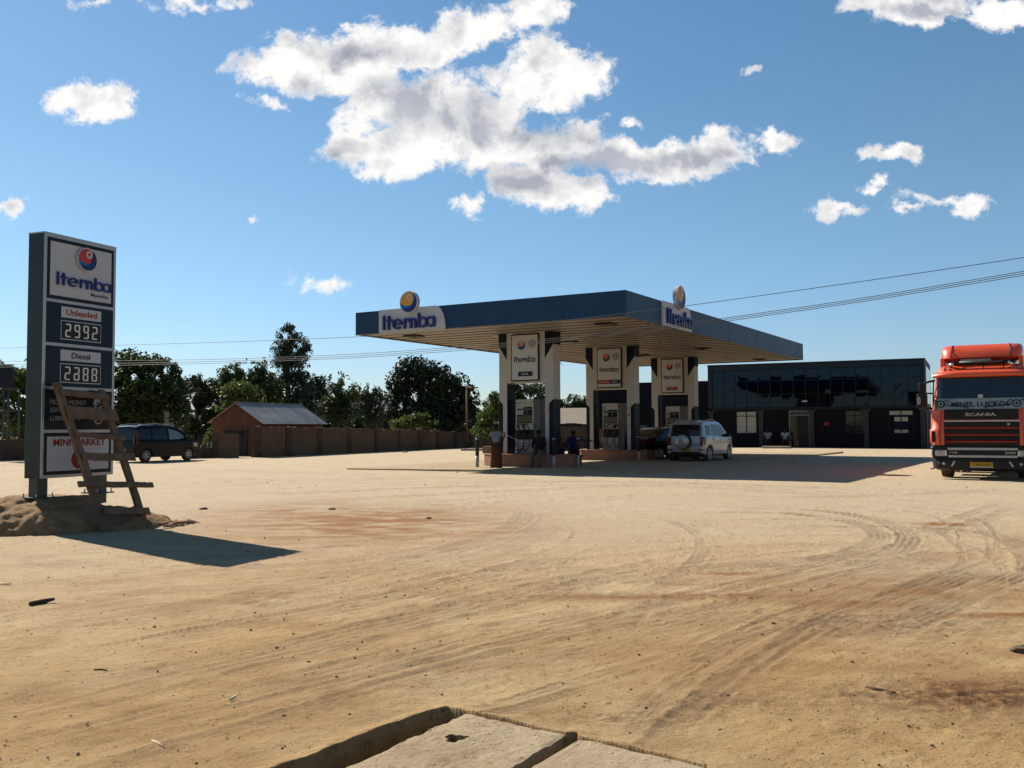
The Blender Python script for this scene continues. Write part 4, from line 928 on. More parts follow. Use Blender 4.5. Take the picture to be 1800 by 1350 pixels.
# home-made ladder leaning on the sign
M_wood = mat('weathered_wood', (.23, .155, .095), .85, var=.3, scale=5, bump=.5, bscale=30, c2=(.13, .085, .055), stretch=(1, 1, .25))
def ladder():
    P = lambda cx, cy: (cx/2.1417, 380+cy/2.1417)
    fl = G(*P(403, 1190)); fr = G(*P(550, 1170)); n = Vector((sg1.y, -sg1.x, 0))
    def top(cx, cy):
        px = P(cx, cy); o = SO+n*.09; a, z = onplane(o, sg1, *px); return o+sg1*a+Vector((0, 0, z))
    tl = top(212, 628); tr = top(379, 655)
    t = thing('wooden_ladder', 'rough home-made wooden ladder leaning against the price sign', 'ladder', fl, 0)
    inv = Matrix.Translation(-fl)
    def plank(a, b, wd, th, name, nx, seed):
        """a sawn board from a to b; nx = direction of its width"""
        rnd = random.Random(seed); m = MB(); m.T = inv; d = (b-a).normalized(); u = (nx-d*nx.dot(d)).normalized(); v = d.cross(u); N_ = 9; vs = []
        for i in range(N_+1):
            f = i/N_; c = a+(b-a)*f+u*rnd.uniform(-.006, .006)+v*rnd.uniform(-.004, .004); ww = wd*(1+rnd.uniform(-.07, .07))
            for s1, s2 in ((-1, -1), (1, -1), (1, 1), (-1, 1)): vs.append(c+u*s1*ww/2+v*s2*th/2)
        fs = [(3, 2, 1, 0), tuple(N_*4+k for k in range(4))]
        for i in range(N_):
            for k in range(4): fs.append((i*4+k, i*4+(k+1) % 4, i*4+4+(k+1) % 4, i*4+4+k))
        m.add(vs, fs, M_wood); m.build(name, t, .004, 1)
    dl = (fl-tl); across = (fr-fl).normalized()
    plank(fl+Vector((0, 0, -.03)), tl-dl.normalized()*.0, .125, .06, 'rail', across, 1); plank(fr+Vector((0, 0, -.03)), tr, .115, .06, 'rail', across, 2)
    def at(a, b, f): return a+(b-a)*f
    def hit(cx, cy, A, B):
        """nearest point on rail AB to the ray through a pixel"""
        d = ray(*P(cx, cy)).normalized(); o = Vector((0, 0, H)); u = B-A; w0 = A-o; a = u.dot(u); b = u.dot(d); c = d.dot(d); e = u.dot(w0); f = d.dot(w0)
        s = (b*f-c*e)/(a*c-b*b); return A+u*s
    toc = (n*.8+Vector((0, 0, .55))).normalized()*.055
    for k, (lx, ly, rx, ry, el, er, hh) in enumerate(((232, 668, 404, 685, .02, .07, .10), (262, 742, 410, 756, .03, .10, .19), (290, 826, 440, 841, .03, .10, .07), (325, 907, 470, 914, .02, .18, .115), (350, 1015, 500, 1018, .28, .36, .085), (387, 1117, 530, 1118, -.02, .11, .105))):
        a = hit(lx, ly, fl, tl); b = hit(rx, ry, fr, tr); d = (b-a).normalized()
        plank(a-d*el+toc, b+d*er+toc, hh, .032, 'rung', (tl-fl).normalized(), 10+k)
ladder()

# ---------------------------------------------------------------- shop building
BY = R(26); bu = Vector((math.cos(BY), -math.sin(BY), 0)); bv = Vector((math.sin(BY), math.cos(BY), 0))
BR = Vector((727*62.6/F, 62.6, 0)); 
def _solve(px):
    d = ray(px, 700); # along -bu from BR
    # (BR - bu t) x d = 0
    t = (BR.x*d.y-BR.y*d.x)/(bu.x*d.y-bu.y*d.x); return t
BLEN = _solve(1244.5); BO = BR-bu*BLEN; WLEN = _solve(1040)-BLEN
M_clad = mat('dark_cladding', (.008, .0085, .013), .5, var=.16, scale=1.5, spec=.07)
M_clad2 = mat('cladding_joint', (.012, .012, .014), .7)
M_parap = mat('parapet_blue', (.010, .02, .035), .35, var=.2, scale=1)
M_pil = mat('pilaster_grey', (.04, .04, .043), .5, var=.1)
M_cream = mat('window_blind', (.42, .40, .32), .6, var=.15, scale=2, stretch=(.3, 1, 8))
def shop():
    BH = 5.95; BD = 9.0
    t = thing('shop_building', 'dark two-storey shop with a long band of mirror glass behind the canopy', 'building', BO, -BY)
    X = lambda px: onplane(BO, bu, px, 700)[0]
    C = lambda cx, cy: onplane(BO, bu, 1220+cx/4.09, 580+cy/4.09)
    zg0 = C(900, 553)[1]; zg1 = C(1300, 262)[1]
    x0, x1 = C(128, 400)[0], C(1630, 400)[0]
    b = MB(); b.box(0, BLEN, .3, BD, 0, BH-.05, M_clad); b.build('wall', t)
    b = MB(); b.box(-.02, BLEN+.02, -.05, BD+.02, BH-.05, BH+.04, M_edge); b.box(0, BLEN, 0, .298, zg1, BH-.052, M_parap); b.box(0, x0, 0, .298, zg0, zg1-.002, M_parap); b.box(x1, BLEN, 0, .298, zg0, zg1-.002, M_parap); b.build('parapet', t)
    # ground-floor cladding tiles
    zmax = zg0-.02
    holes = []
    def win(cx0, cx1, cy0, cy1): a = C(cx0, cy1); c = C(cx1, cy0); return a[0], c[0], a[1], c[1]
    w1 = win(300, 447, 583, 745); door = win(683, 828, 578, 842); w2 = win(1087, 1222, 578, 742); w3 = win(1400, 1576, 575, 745)
    door = (door[0], door[1], 0, door[3])
    W_ = [w1, door, w2, w3]
    b = MB(); tw = .62; zr = [0, .98, 1.98, zmax]; x = 0; k = 0
    xs_ = [0]; 
    while xs_[-1] < BLEN-.3: xs_.append(min(BLEN, xs_[-1]+1.22))
    xs_[-1] = BLEN
    for i in range(len(xs_)-1):
        for j in range(3):
            a0, a1, c0, c1 = xs_[i]+.008, xs_[i+1]-.008, zr[j]+.008, zr[j+1]-.008
            rects = [(a0, a1, c0, c1)]
            for h_ in W_:
                nr_ = []
                for (p, q, r_, s) in rects:
                    if h_[1] <= p or h_[0] >= q or h_[3] <= r_ or h_[2] >= s: nr_.append((p, q, r_, s)); continue
                    if h_[0] > p: nr_.append((p, h_[0], r_, s))
                    if h_[1] < q: nr_.append((h_[1], q, r_, s))
                    pp, qq = max(p, h_[0]), min(q, h_[1])
                    if h_[2] > r_: nr_.append((pp, qq, r_, h_[2]))
                    if h_[3] < s: nr_.append((pp, qq, h_[3], s))
                rects = nr_
            for (p, q, r_, s) in rects:
                if q-p > .01 and s-r_ > .01: b.box(p, q, .22, .299, r_, s, M_clad)
    b.build('cladding', t)
    # mirror-glass band: individual panes, each tilted a hair, so reflections break
    b = MB(); n = 17; rnd = random.Random(4); rows_ = [zg0, zg0+.95, zg0+1.9, zg1]
    M_mir = bpy.data.materials.new('mirror_glass'); M_mir.use_nodes = True; p_ = M_mir.node_tree.nodes['Principled BSDF']; p_.inputs['Base Color'].default_value = (.015, .024, .042, 1); p_.inputs['Metallic'].default_value = 1; p_.inputs['Roughness'].default_value = .03
    fr = MB()
    for i in range(n):
        a, c = x0+(x1-x0)*i/n, x0+(x1-x0)*(i+1)/n
        for j in range(3):
            r0, r1 = rows_[j], rows_[j+1]; q = [rnd.uniform(-.004, .004) for _ in range(4)]
            b.add([(a+.02, .14+q[0], r0+.02), (c-.02, .14+q[1], r0+.02), (c-.02, .14+q[2], r1-.02), (a+.02, .14+q[3], r1-.02)], [(0, 1, 2, 3)], M_mir)
        fr.box(a-.02, a+.02, .10, .298, zg0, zg1-.003, M_edge)
    for r_ in rows_[1:3]: fr.box(x0+.02, x1-.02, .11, .15, r_-.02, r_+.02, M_edge)
    fr.box(x0-.02, x1+.02, .02, .298, zg0-.16, zg0-.004, M_edge)
    gl = fr.build('glazing_frame', t); b.build('glass_panes', gl)
    # windows and door
    def window(w, kind):
        a, c, r0, r1 = w; f = MB(); e = .05
        f.box(a, a+e, .16, .24, r0, r1, M_edge); f.box(c-e, c, .16, .24, r0, r1, M_edge); f.box(a+e, c-e, .16, .24, r0, r0+e, M_edge); f.box(a+e, c-e, .16, .24, r1-e, r1, M_edge)
        zt_ = r1-(r1-r0)*.22; f.box(a+e, c-e, .16, .24, zt_-e/2, zt_+e/2, M_edge); f.box((a+c)/2-e/2, (a+c)/2+e/2, .162, .238, r0+e, r1-e, M_edge)
        o = f.build('window', t)
        g = MB()
        if kind == 0: g.box(a+e, c-e, .21, .22, r0+e, r1-e, M_cream)
        elif kind == 1:
            g.box(a+e, c-e, .21, .22, r0+e, r1-e, M_gls); rr = random.Random(3)
            for k in range(9): z = r0+.1+(r1-r0-.2)*k/9; g.box(a+.1, a+.35+rr.random()*.5, .222, .24, z, z+.1, mat('shelf_stock', (.3*rr.random()+.05, .2, .18), .7) if k < 3 else M_cream if k % 3 == 0 else M_edge)
        else:
            g.box(a+e, c-e, .21, .22, zt_, r1-e, M_cream); g.box(a+.35, c-.35, .205, .22, r0+e, zt_-.05, M_dblue); g.box(a+.35, c-.35, .2, .205, zt_-.4, zt_-.12, M_cream); g.box(a+.35, c-.35, .2, .205, r0+e, r0+.25, M_cream)
        g.build('pane', o)
    window(w1, 0); window(w2, 1); window(w3, 2)
    a, c, r0, r1 = door; f = MB(); e = .07; M_df = mat('door_frame', (.22, .22, .21), .5); zt_ = C(700, 612)[1]
    f.box(a, a+e, .14, .26, 0, r1, M_df); f.box(c-e, c, .14, .26, 0, r1, M_df); f.box(a+e, c-e, .14, .26, r1-e, r1, M_df); f.box(a+e, c-e, .14, .26, zt_-e/2, zt_+e/2, M_df); d = f.build('door', t)
    g = MB(); n_ = 7
    for k in range(1, n_): x = a+(c-a)*k/n_; g.box(x-.014, x+.014, .17, .2, zt_+e/2, r1-e, M_df)
    g.box(a+e, c-e, .168, .172, (zt_+r1)/2-.012, (zt_+r1)/2+.012, M_df); g.build('fanlight_grille', d)
    g = MB(); g.box(a+e, a+(c-a)*.45, .2, .23, 0, zt_-e/2, M_gls); g.box(a+(c-a)*.45, c-e, .24, .26, 0, zt_-e/2, M_black); g.build('door_leaf', d)
    # pilasters with flared heads
    for cx in (120, 480, 845, 1238, 1648):
        xm = C(cx, 700)[0]; p = MB(); hw = .16
        p.prism([(xm-hw, 0), (xm+hw, 0), (xm+hw, zmax-.32), (xm+hw*2.2, zmax-.18), (xm-hw*2.2, zmax-.18), (xm-hw, zmax-.32)], .05, .218, M_pil); p.build('pilaster', t)
    # red notice
    q = C(930, 686); q2 = C(966, 663); p = MB(); p.box(q[0], q2[0], .2, .218, q[1], q2[1], M_redtext); word(p, 'OPEN', q[0]+.04, q2[0]-.04, (q[1]+q2[1])/2-.03, .08, .2, M_lwhite, .002) if False else None; p.build('red_notice', t)
    p = MB(); q = C(795, 512); p.box(q[0]-.18, q[0]+.18, -.03, .1, q[1]-.05, q[1]+.05, M_lwhite, .02); p.build('wall_lamp', t)
    # side windows
    p = MB(); p.box(BLEN+.002, BLEN+.03, 1.0, 7.5, zg0+.2, zg1, M_mir); p.build('side_window', t)
    # lower wing to the left
    b = MB(); zw = 4.82; b.box(-WLEN, -.002, .5, BD, 0, zw, M_clad2); n_ = int(WLEN/1.22)
    for i in range(n_+1):
        for j in range(5):
            p0, p1 = max(-WLEN, -(i+1)*1.22)+.008, -i*1.22-.008
            if p1-p0 > .05: b.box(p0, p1, .44, .498, j*zw/5+.008, (j+1)*zw/5-.008, M_clad)
    b.box(-WLEN-.02, -.004, .4, BD, zw, zw+.05, M_edge); b.build('side_wing', t)
    s = MB(); q = G(1365, 788.5); s.box(-.9, .9, -.35, .35, 0, .16, M_conc, .02, T=Matrix.Translation((q.x, q.y, 0)) @ Matrix.Rotation(-BY, 4, 'Z')); tag(s.build('concrete_block'), 'pale concrete block on the ground left of the shop door', 'block')
    # blue gate beside the shop
    M_bg = mat('gate_blue', (.045, .14, .19), .5, var=.2); gx = BR+bu*.05+bv*1.2
    gt = thing('blue_gate', 'blue sheet-metal gate between the shop and the red truck', 'gate', gx, -BY)
    g = MB()
    for k in range(9): g.box(.1+k*.4, .1+k*.4+.385, 0, .04, .05, 2.35, M_bg)
    g.build('sheet_panel', gt); g = MB(); g.box(0, .09, -.03, .07, 0, 2.6, M_bg); g.box(.1, 3.7, -.02, -.002, 1.6, 1.66, M_bg); g.box(.1, 3.7, -.02, -.002, .4, .46, M_bg); g.build('frame', gt)
shop()

# ---------------------------------------------------------------- vehicles
def wheel(par, x, y, r, w, side, rim_m, spokes=6, seg=28):
    """side=+1: outer face towards +y"""
    b = MB(); T = Matrix.Translation((x, y, r)); b.T = T; h = w/2
    b.lathe([(r*.62, -h*.9), (r*.93, -h), (r, -h*.75), (r*1.0, h*.75), (r*.93, h), (r*.66, h*.95), (r*.62, h*.8)], M_rubber, seg, 'Y')
    o = b.build('wheel', par); b = MB(); b.T = T; s = side
    b.lathe([(r*.66, s*h*.86), (r*.60, s*h*.9), (r*.57, s*h*.3), (r*.56, -s*h*.6), (0, -s*h*.6)], M_black, seg, 'Y')
    b.lathe([(r*.67, s*h*.80), (r*.67, s*h*.97), (r*.59, s*h*.97), (r*.59, s*h*.80)], rim_m, seg, 'Y')
    for k in range(spokes):
        a = 2*math.pi*k/spokes; RT = Matrix.Rotation(a, 4, 'Y'); b.box(-r*.085, r*.085, min(s*h*.62, s*h*.9), max(s*h*.62, s*h*.9), r*.1, r*.61, rim_m, T=RT)
    b.lathe([(0, s*h*.94), (r*.15, s*h*.94), (r*.18, s*h*.6)], rim_m, 16, 'Y'); b.build('rim', o)
def paint(name, c, metal=0, rough=.25, dust=.7):
    return mat(name, c, rough, metal, var=.05, scale=2, coat=.6 if sum(c) > .1 else .05, spec=.5 if sum(c) > .1 else .15, dust=dust)
def car(name, label, cat, loc, head, sp, group=None):
    """local x forward, y left; lofted body with cut wheel arches, then glass, lamps, doors"""
    t = thing(name, label, cat, loc, math.atan2(head.y, head.x), group)
    up = sp['up']; lo = sp['lo']; Wd = sp['w']/2; belt = sp['belt']; roof = max(p[1] for p in up); xr, xf, wr = sp['xr'], sp['xf'], sp['wr']; pm = sp['paint']
    xmin, xmax = up[0][0], up[-1][0]; ux = [p[0] for p in up]; uz = [p[1] for p in up]; lx = [p[0] for p in lo]; lz = [p[1] for p in lo]
    zt = lambda x: float(np.interp(x, ux, uz))
    ar = wr*1.13
    def zb(x):
        z = float(np.interp(x, lx, lz))
        for xw in (xr, xf):
            if abs(x-xw) < ar: z = max(z, wr+math.sqrt(ar*ar-(x-xw)**2)*.98)
        return z
    def wd(x, z):
        u = (x-(xmin+xmax)/2)/((xmax-xmin)/2); plan = 1-.13*abs(u)**7-.03*abs(u)**2 if u > 0 else 1-.09*abs(u)**9-.02*abs(u)**2
        if z < belt: k = 1-.05*((belt-z)/belt)**2-.02*(z > belt-.03)
        else: k = .98-(1-sp.get('tum', .82))*((z-belt)/(roof-belt))**1.15
        return Wd*plan*k
    xs = set()
    for (a, b) in zip(up, up[1:]):
        n = max(1, int(math.hypot(b[0]-a[0], b[1]-a[1])/.05))
        for k in range(n+1): xs.add(round(a[0]+(b[0]-a[0])*k/n, 4))
    for xw in (xr, xf):
        for k in range(25): xs.add(round(xw-ar*math.cos(math.pi*k/24), 4))
        xs.add(round(xw-ar-.003, 4)); xs.add(round(xw+ar+.003, 4))
    xs = sorted(xs); K, Mx = 16, 9; b = MB(); V = []
    for x in xs:
        z0, z1 = zb(x), zt(x); z1 = max(z1, z0+.01); ring = []
        for k in range(K): z = z0+(z1-z0)*k/(K-1); ring.append((x, wd(x, z), z))
        w = wd(x, z1)
        for k in range(1, Mx): v = 1-2*k/Mx; ring.append((x, w*v, z1+.035*(1-v*v)*min(1, (z1-.6))))
        for k in range(K-1, -1, -1): z = z0+(z1-z0)*k/(K-1); ring.append((x, -wd(x, z), z))
        V += ring
    n = K*2+Mx-1; fs = []
    for i in range(len(xs)-1):
        for k in range(n): k2 = (k+1) % n; fs.append((i*n+k, i*n+k2, (i+1)*n+k2, (i+1)*n+k))
    fs.append(tuple(range(n))[::-1]); e_ = (len(xs)-1)*n; fs.append(tuple(e_+k for k in range(n)))
    b.add(V, fs, pm, True); body = b.build('body', t, angle=38)
    bm = bmesh.new(); bm.from_mesh(body.data); bmesh.ops.recalc_face_normals(bm, faces=bm.faces); bm.to_mesh(body.data); bm.free(); body.data.set_sharp_from_angle(angle=R(38))
    def side_patch(mb, q, m, off=.006, nx=8, nz=6, s=-1, th=None):
        """q: four (x,z) corners, order: rear-bottom, front-bottom, front-top, rear-top"""
        vs = []
        for j in range(nz+1):
            for i in range(nx+1):
                u, v = i/nx, j/nz
                x = (q[0][0]*(1-u)+q[1][0]*u)*(1-v)+(q[3][0]*(1-u)+q[2][0]*u)*v; z = (q[0][1]*(1-u)+q[1][1]*u)*(1-v)+(q[3][1]*(1-u)+q[2][1]*u)*v
                z = min(z, zt(x)-.004); vs.append((x, s*(wd(x, z)+off), z))
        f = [(j*(nx+1)+i, j*(nx+1)+i+1, (j+1)*(nx+1)+i+1, (j+1)*(nx+1)+i) for j in range(nz) for i in range(nx)]
        if s > 0: f = [tuple(reversed(a)) for a in f]
        mb.add(vs, f, m, True)
    def end_patch(mb, rear, z0, z1, v0, v1, m, off=.008, nz=6, nv=8):
        """patch on the nose or tail between two heights; v across -1..1"""
        mid = (xmin+xmax)/2; pts = [p for p in up if (p[0] <= mid) == rear]; pts = sorted(pts, key=lambda p: p[1])
        zz = [p[1] for p in pts]; xx = [p[0] for p in pts]; vs = []; sg = -1 if rear else 1
        for j in range(nz+1):
            z = z0+(z1-z0)*j/nz; x = float(np.interp(z, zz, xx)); dz = .01; x2 = float(np.interp(z+dz, zz, xx)); nl = math.hypot(dz, x2-x); nx_, nz_ = sg*dz/nl, -sg*(x2-x)/nl
            w = wd(x, z)
            for i in range(nv+1):
                v = v0+(v1-v0)*i/nv; vs.append((x+nx_*off, w*v, z+nz_*off+.035*(1-v*v)*min(1, z-.6)))
        f = [(j*(nv+1)+i, j*(nv+1)+i+1, (j+1)*(nv+1)+i+1, (j+1)*(nv+1)+i) for j in range(nz) for i in range(nv)]
        if rear: f = [tuple(reversed(a)) for a in f]
        mb.add(vs, f, m, True)
    gm = sp.get('glass', M_gls)
    for z0, z1, rr, v in sp['ends']:
        w_ = MB(); end_patch(w_, rr, z0, z1, -v, v, gm); w_.build('rear_window' if rr else 'windscreen', t)
    for s in (-1, 1):
        for q in sp['side_glass']:
            w_ = MB(); side_patch(w_, q, gm, s=s); w_.build('side_window', t)
        d_ = MB()
        for q in sp.get('seams', []):
            for (a, c) in zip(q, q[1:]):
                u = Vector((c[0]-a[0], c[1]-a[1])).normalized()*.006; side_patch(d_, [(a[0]-u.y, a[1]+u.x), (c[0]-u.y, c[1]+u.x), (c[0]+u.y, c[1]-u.x), (a[0]+u.y, a[1]-u.x)], M_black, .003, 6, 1, s)
        if d_.v: d_.build('door_seam', t)
        for hx, hz in sp.get('handles', []):
            h_ = MB(); y = wd(hx, hz)*s; h_.box(hx-.09, hx+.09, y-.02*1, y+.02+(.015 if s > 0 else -.0) if s > 0 else y+.01, hz-.018, hz+.018, sp.get('hm', pm), .01) if s > 0 else h_.box(hx-.09, hx+.09, y-.03, y+.01, hz-.018, hz+.018, sp.get('hm', pm), .01); h_.build('door_handle', t)
        mx_, mz = sp['mirror']; y = wd(mx_, mz)*s; m_ = MB(); m_.box(mx_-.06, mx_+.10, min(y, y+s*.2), max(y, y+s*.2), mz-.06, mz+.09, sp.get('mm', M_black), .035); m_.build('door_mirror', t)
        for xw in (xr, xf): wheel(t, xw, s*(sp['w']/2-.13), wr, .2, s, sp['rim'], sp.get('spokes', 6))
        # bumper and sill trim
        tr = MB(); side_patch(tr, [(xr+ar, lz[1]+.0), (xf-ar, lz[1]), (xf-ar, lz[1]+.1), (xr+ar, lz[1]+.1)], sp.get('trim', M_black), .008, 10, 2, s); tr.build('sill_trim', t)
        l_ = MB(); z0, z1 = sp['tail']; w0, w1 = sp.get('tailw', (.76, 1.0)); end_patch(l_, True, z0, z1, *((w0, w1) if s > 0 else (-w1, -w0)), sp['lamp'], .012, 5, 3)
        xt = float(np.interp((z0+z1)/2, sorted([p[1] for p in up if p[0] < 0]), [p[0] for p in sorted([q for q in up if q[0] < 0], key=lambda p: p[1])]))
        side_patch(l_, [(xt+.03, z0), (xt+.17, z0+.03), (xt+.2, z1), (xt+.03, z1)], sp['lamp'], .01, 4, 4, s); l_.build('tail_lamp', t)
        l_ = MB(); side_patch(l_, [(xmax-.38, sp['hl'][0]), (xmax-.06, sp['hl'][0]), (xmax-.1, sp['hl'][1]), (xmax-.42, sp['hl'][1])], M_hl, .01, 4, 4, s); l_.build('headlamp', t)
        if sp.get('rails'):
            a, c = sp['rails']; rl = MB(); n_ = 12; pts = []
            for k in range(n_+1):
                x = a+(c-a)*k/n_; pts.append((x, s*(wd(x, zt(x))-.06), zt(x)+.055*math.sin(math.pi*min(1, max(0, k/n_)))**.3+.01))
            rl.tube(pts, .016, M_silver if sp.get('railm') else M_black, 8); rl.build('roof_rail', t)
    b = MB(); px_ = xmin-.012; pz = sp['plate']; b.box(px_-.012, px_+.02, -.26, .26, pz-.055, pz+.055, sp['pm']); 
    nb = MB(); nb.T = Matrix.Rotation(R(-90), 4, 'Z'); word(nb, sp['reg'], -.22, .22, pz-.033, .066, px_-.012, M_ink, .002, .012); p = b.build('number_plate', t); nb.build('lettering', p)
    b = MB(); end_patch(b, True, sp['lo'][0][1]+.03, sp['bump'], -.97, .97, sp.get('trim', M_black), .01, 4, 8); b.build('bumper', t)
    u = MB(); u.box(xmin+.35, xmax-.35, -Wd+.28, Wd-.28, .24, .5, M_black); u.build('underbody', t)
    i_ = MB()
    for sx in sp.get('seats', []):
        for s in (-1, 1): i_.box(sx-.06, sx+.06, s*.36-.2, s*.36+.2, .5, 1.15, M_black, .05)
    return t, wd, zt
M_hl = mat('lamp_glass', (.42, .43, .45), .15, var=.3, scale=30, coat=.6)
M_yel = mat('yellow_plate', (.62, .34, .02), .5, var=.05)
M_tail = mat('tail_red', (.16, .008, .008), .2, coat=.4)
M_sil = paint('silver_paint', (.36, .41, .47), .55, .3); M_drk = paint('dark_paint', (.003, .005, .009), .0, .22, .04); M_blk = paint('black_paint', (.008, .008, .010), .2, .25, .25)
M_alloy = mat('alloy_wheel', (.50, .51, .53), .35, .7, var=.1)

def suv():
    d = e2; a = G(1245.5, 813)                                 # right rear wheel on the ground
    left = Vector((-d.y, d.x, 0)); o = a+left*(.85-.1)+d*(1.29)
    sp = dict(up=[(-1.98, .42), (-1.985, .62), (-1.94, .80), (-1.92, 1.02), (-1.87, 1.35), (-1.80, 1.60), (-1.55, 1.655), (-1.0, 1.69), (-.2, 1.70), (.25, 1.66), (.50, 1.56), (1.0, 1.16), (1.12, 1.12), (1.75, 1.04), (1.94, .90), (1.99, .68), (2.0, .45)],
              lo=[(-1.98, .40), (-1.7, .33), (1.75, .33), (2.0, .40)], w=1.70, belt=1.05, tum=.80, xr=-1.29, xf=1.29, wr=.355, paint=M_sil, ends=[(1.08, 1.53, True, .86), (1.15, 1.55, False, .88)],
              side_glass=[[(-1.66, 1.13), (-1.06, 1.10), (-1.02, 1.53), (-1.55, 1.53)], [(-.92, 1.09), (-.10, 1.07), (-.14, 1.58), (-.88, 1.57)], [(-.02, 1.07), (.88, 1.09), (.40, 1.51), (-.04, 1.58)]],
              seams=[[(-.96, .5), (-.96, 1.06)], [(-.05, .42), (-.05, 1.56)], [(.93, .5), (.98, 1.06)], [(-.8, .4), (.9, .4)]], handles=[(-.75, .93), (.15, .92)], mirror=(.78, 1.10), mm=M_black, rim=M_alloy, spokes=5,
              trim=M_sil, tail=(.72, 1.06), tailw=(.80, 1.0), lamp=M_tail, hl=(.72, .9), rails=(-1.45, .1), railm=True, plate=.52, pm=M_yel, reg='T 482 BKL', bump=.62, seats=[-.7, .35])
    t, wd, zt = car('compact_suv', 'silver compact off-road car with spare wheel on its tail, by the farthest pumps', 'car', Vector((o.x, o.y, 0)), d, sp)
    b = MB(); b.T = Matrix.Translation((-1.99, .08, .86)); b.lathe([(0, -.13), (.24, -.13), (.30, -.11), (.325, -.06), (.325, .06), (.28, .08)], M_sil, 32, 'X'); 
    b.lathe([(.305, -.108), (.33, -.07), (.335, .05), (.33, .05)], M_black, 32, 'X'); o_ = b.build('spare_wheel_cover', t)
    b = MB(); 
    b.box(-.9, -.84, -.6, .6, 1.73, 1.755, M_silver, .008); b.box(-.2, -.14, -.6, .6, 1.74, 1.765, M_silver, .008); b.build('roof_bar', t)
    b = MB(); b.tube([(-1.5, -.1, 1.68), (-1.62, -.1, 1.75)], [.02, .01], M_black, 6); b.build('aerial', t)
    b = MB(); b.box(-1.78, -1.6, -.45, .45, 1.62, 1.665, M_sil, .015); b.build('roof_spoiler', t)
    for s in (-1, 1):
        b = MB(); b.box(-2.0, -1.975, s*.66-.12, s*.66+.12, .50, .56, M_tail, .008); b.build('reflector', t)
    b = MB(); b.box(-2.01, -1.985, -.62, .62, .34, .45, M_black, .01); b.build('bumper_insert', t)
    b = MB(); b.T = Matrix.Translation((-1.80, 0, 1.12)) @ Matrix.Rotation(R(18), 4, 'Y'); b.tube([(-.05, -.35, 0), (-.06, .1, .05)], .008, M_black, 5); b.build('rear_wiper', t)
suv()

def mpv():
    a = G(255.5, 812.6); f = G(328, 811.3); d = Vector((.447, .894, 0)); left = Vector((-d.y, d.x, 0)); o = a+left*.73+d*1.25
    sp = dict(up=[(-1.92, .38), (-1.93, .60), (-1.88, .95), (-1.80, 1.35), (-1.72, 1.56), (-1.5, 1.63), (-.6, 1.66), (.2, 1.62), (.75, 1.46), (1.35, 1.03), (1.75, .92), (1.93, .72), (1.95, .40)],
              lo=[(-1.92, .30), (-1.7, .22), (1.75, .22), (1.95, .30)], w=1.66, belt=.98, tum=.82, xr=-1.25, xf=1.25, wr=.30, paint=M_drk, ends=[(1.0, 1.48, True, .84), (1.08, 1.5, False, .88)],
              side_glass=[[(-1.68, 1.05), (-1.0, 1.02), (-1.0, 1.48), (-1.56, 1.48)], [(-.92, 1.02), (-.05, 1.0), (-.1, 1.52), (-.9, 1.50)]], seams=[[(-.96, .4), (-.96, 1.5)], [(.0, .34), (.0, 1.5)], [(1.0, .45), (1.02, 1.0)]], handles=[(-.7, .88), (.15, .88)],
              mirror=(1.0, 1.06), mm=M_drk, rim=M_alloy, spokes=6, trim=M_drk, tail=(.80, 1.45), tailw=(.88, 1.0), lamp=mat('smoked_lamp', (.10, .03, .03), .2, coat=.5), hl=(.66, .84), rails=(-1.6, .35), railm=True, plate=.55, pm=M_yel, reg='T 310 CQD', bump=.5, seats=[-.7, .35])
    t, wd, zt = car('family_van', 'very dark blue family van with roof rails parked behind the price sign', 'car', Vector((o.x, o.y, 0)), d, sp)
    M_lit = mat('side_glass_pale', (.13, .17, .19), .06, spec=1)
    for s in (-1, 1):
        b = MB(); q = [(.06, 1.0), (1.12, 1.04), (.62, 1.36), (.06, 1.50)]; vs = []
        for j in range(5):
            for i in range(9):
                u, v = i/8, j/4; x = (q[0][0]*(1-u)+q[1][0]*u)*(1-v)+(q[3][0]*(1-u)+q[2][0]*u)*v; z = (q[0][1]*(1-u)+q[1][1]*u)*(1-v)+(q[3][1]*(1-u)+q[2][1]*u)*v; vs.append((x, s*(wd(x, z)+.006), z))
        fs = [(j*9+i, j*9+i+1, (j+1)*9+i+1, (j+1)*9+i) for j in range(4) for i in range(8)]
        b.add(vs, fs if s < 0 else [tuple(reversed(f_)) for f_ in fs], M_lit, True); b.build('side_window', t)
mpv()

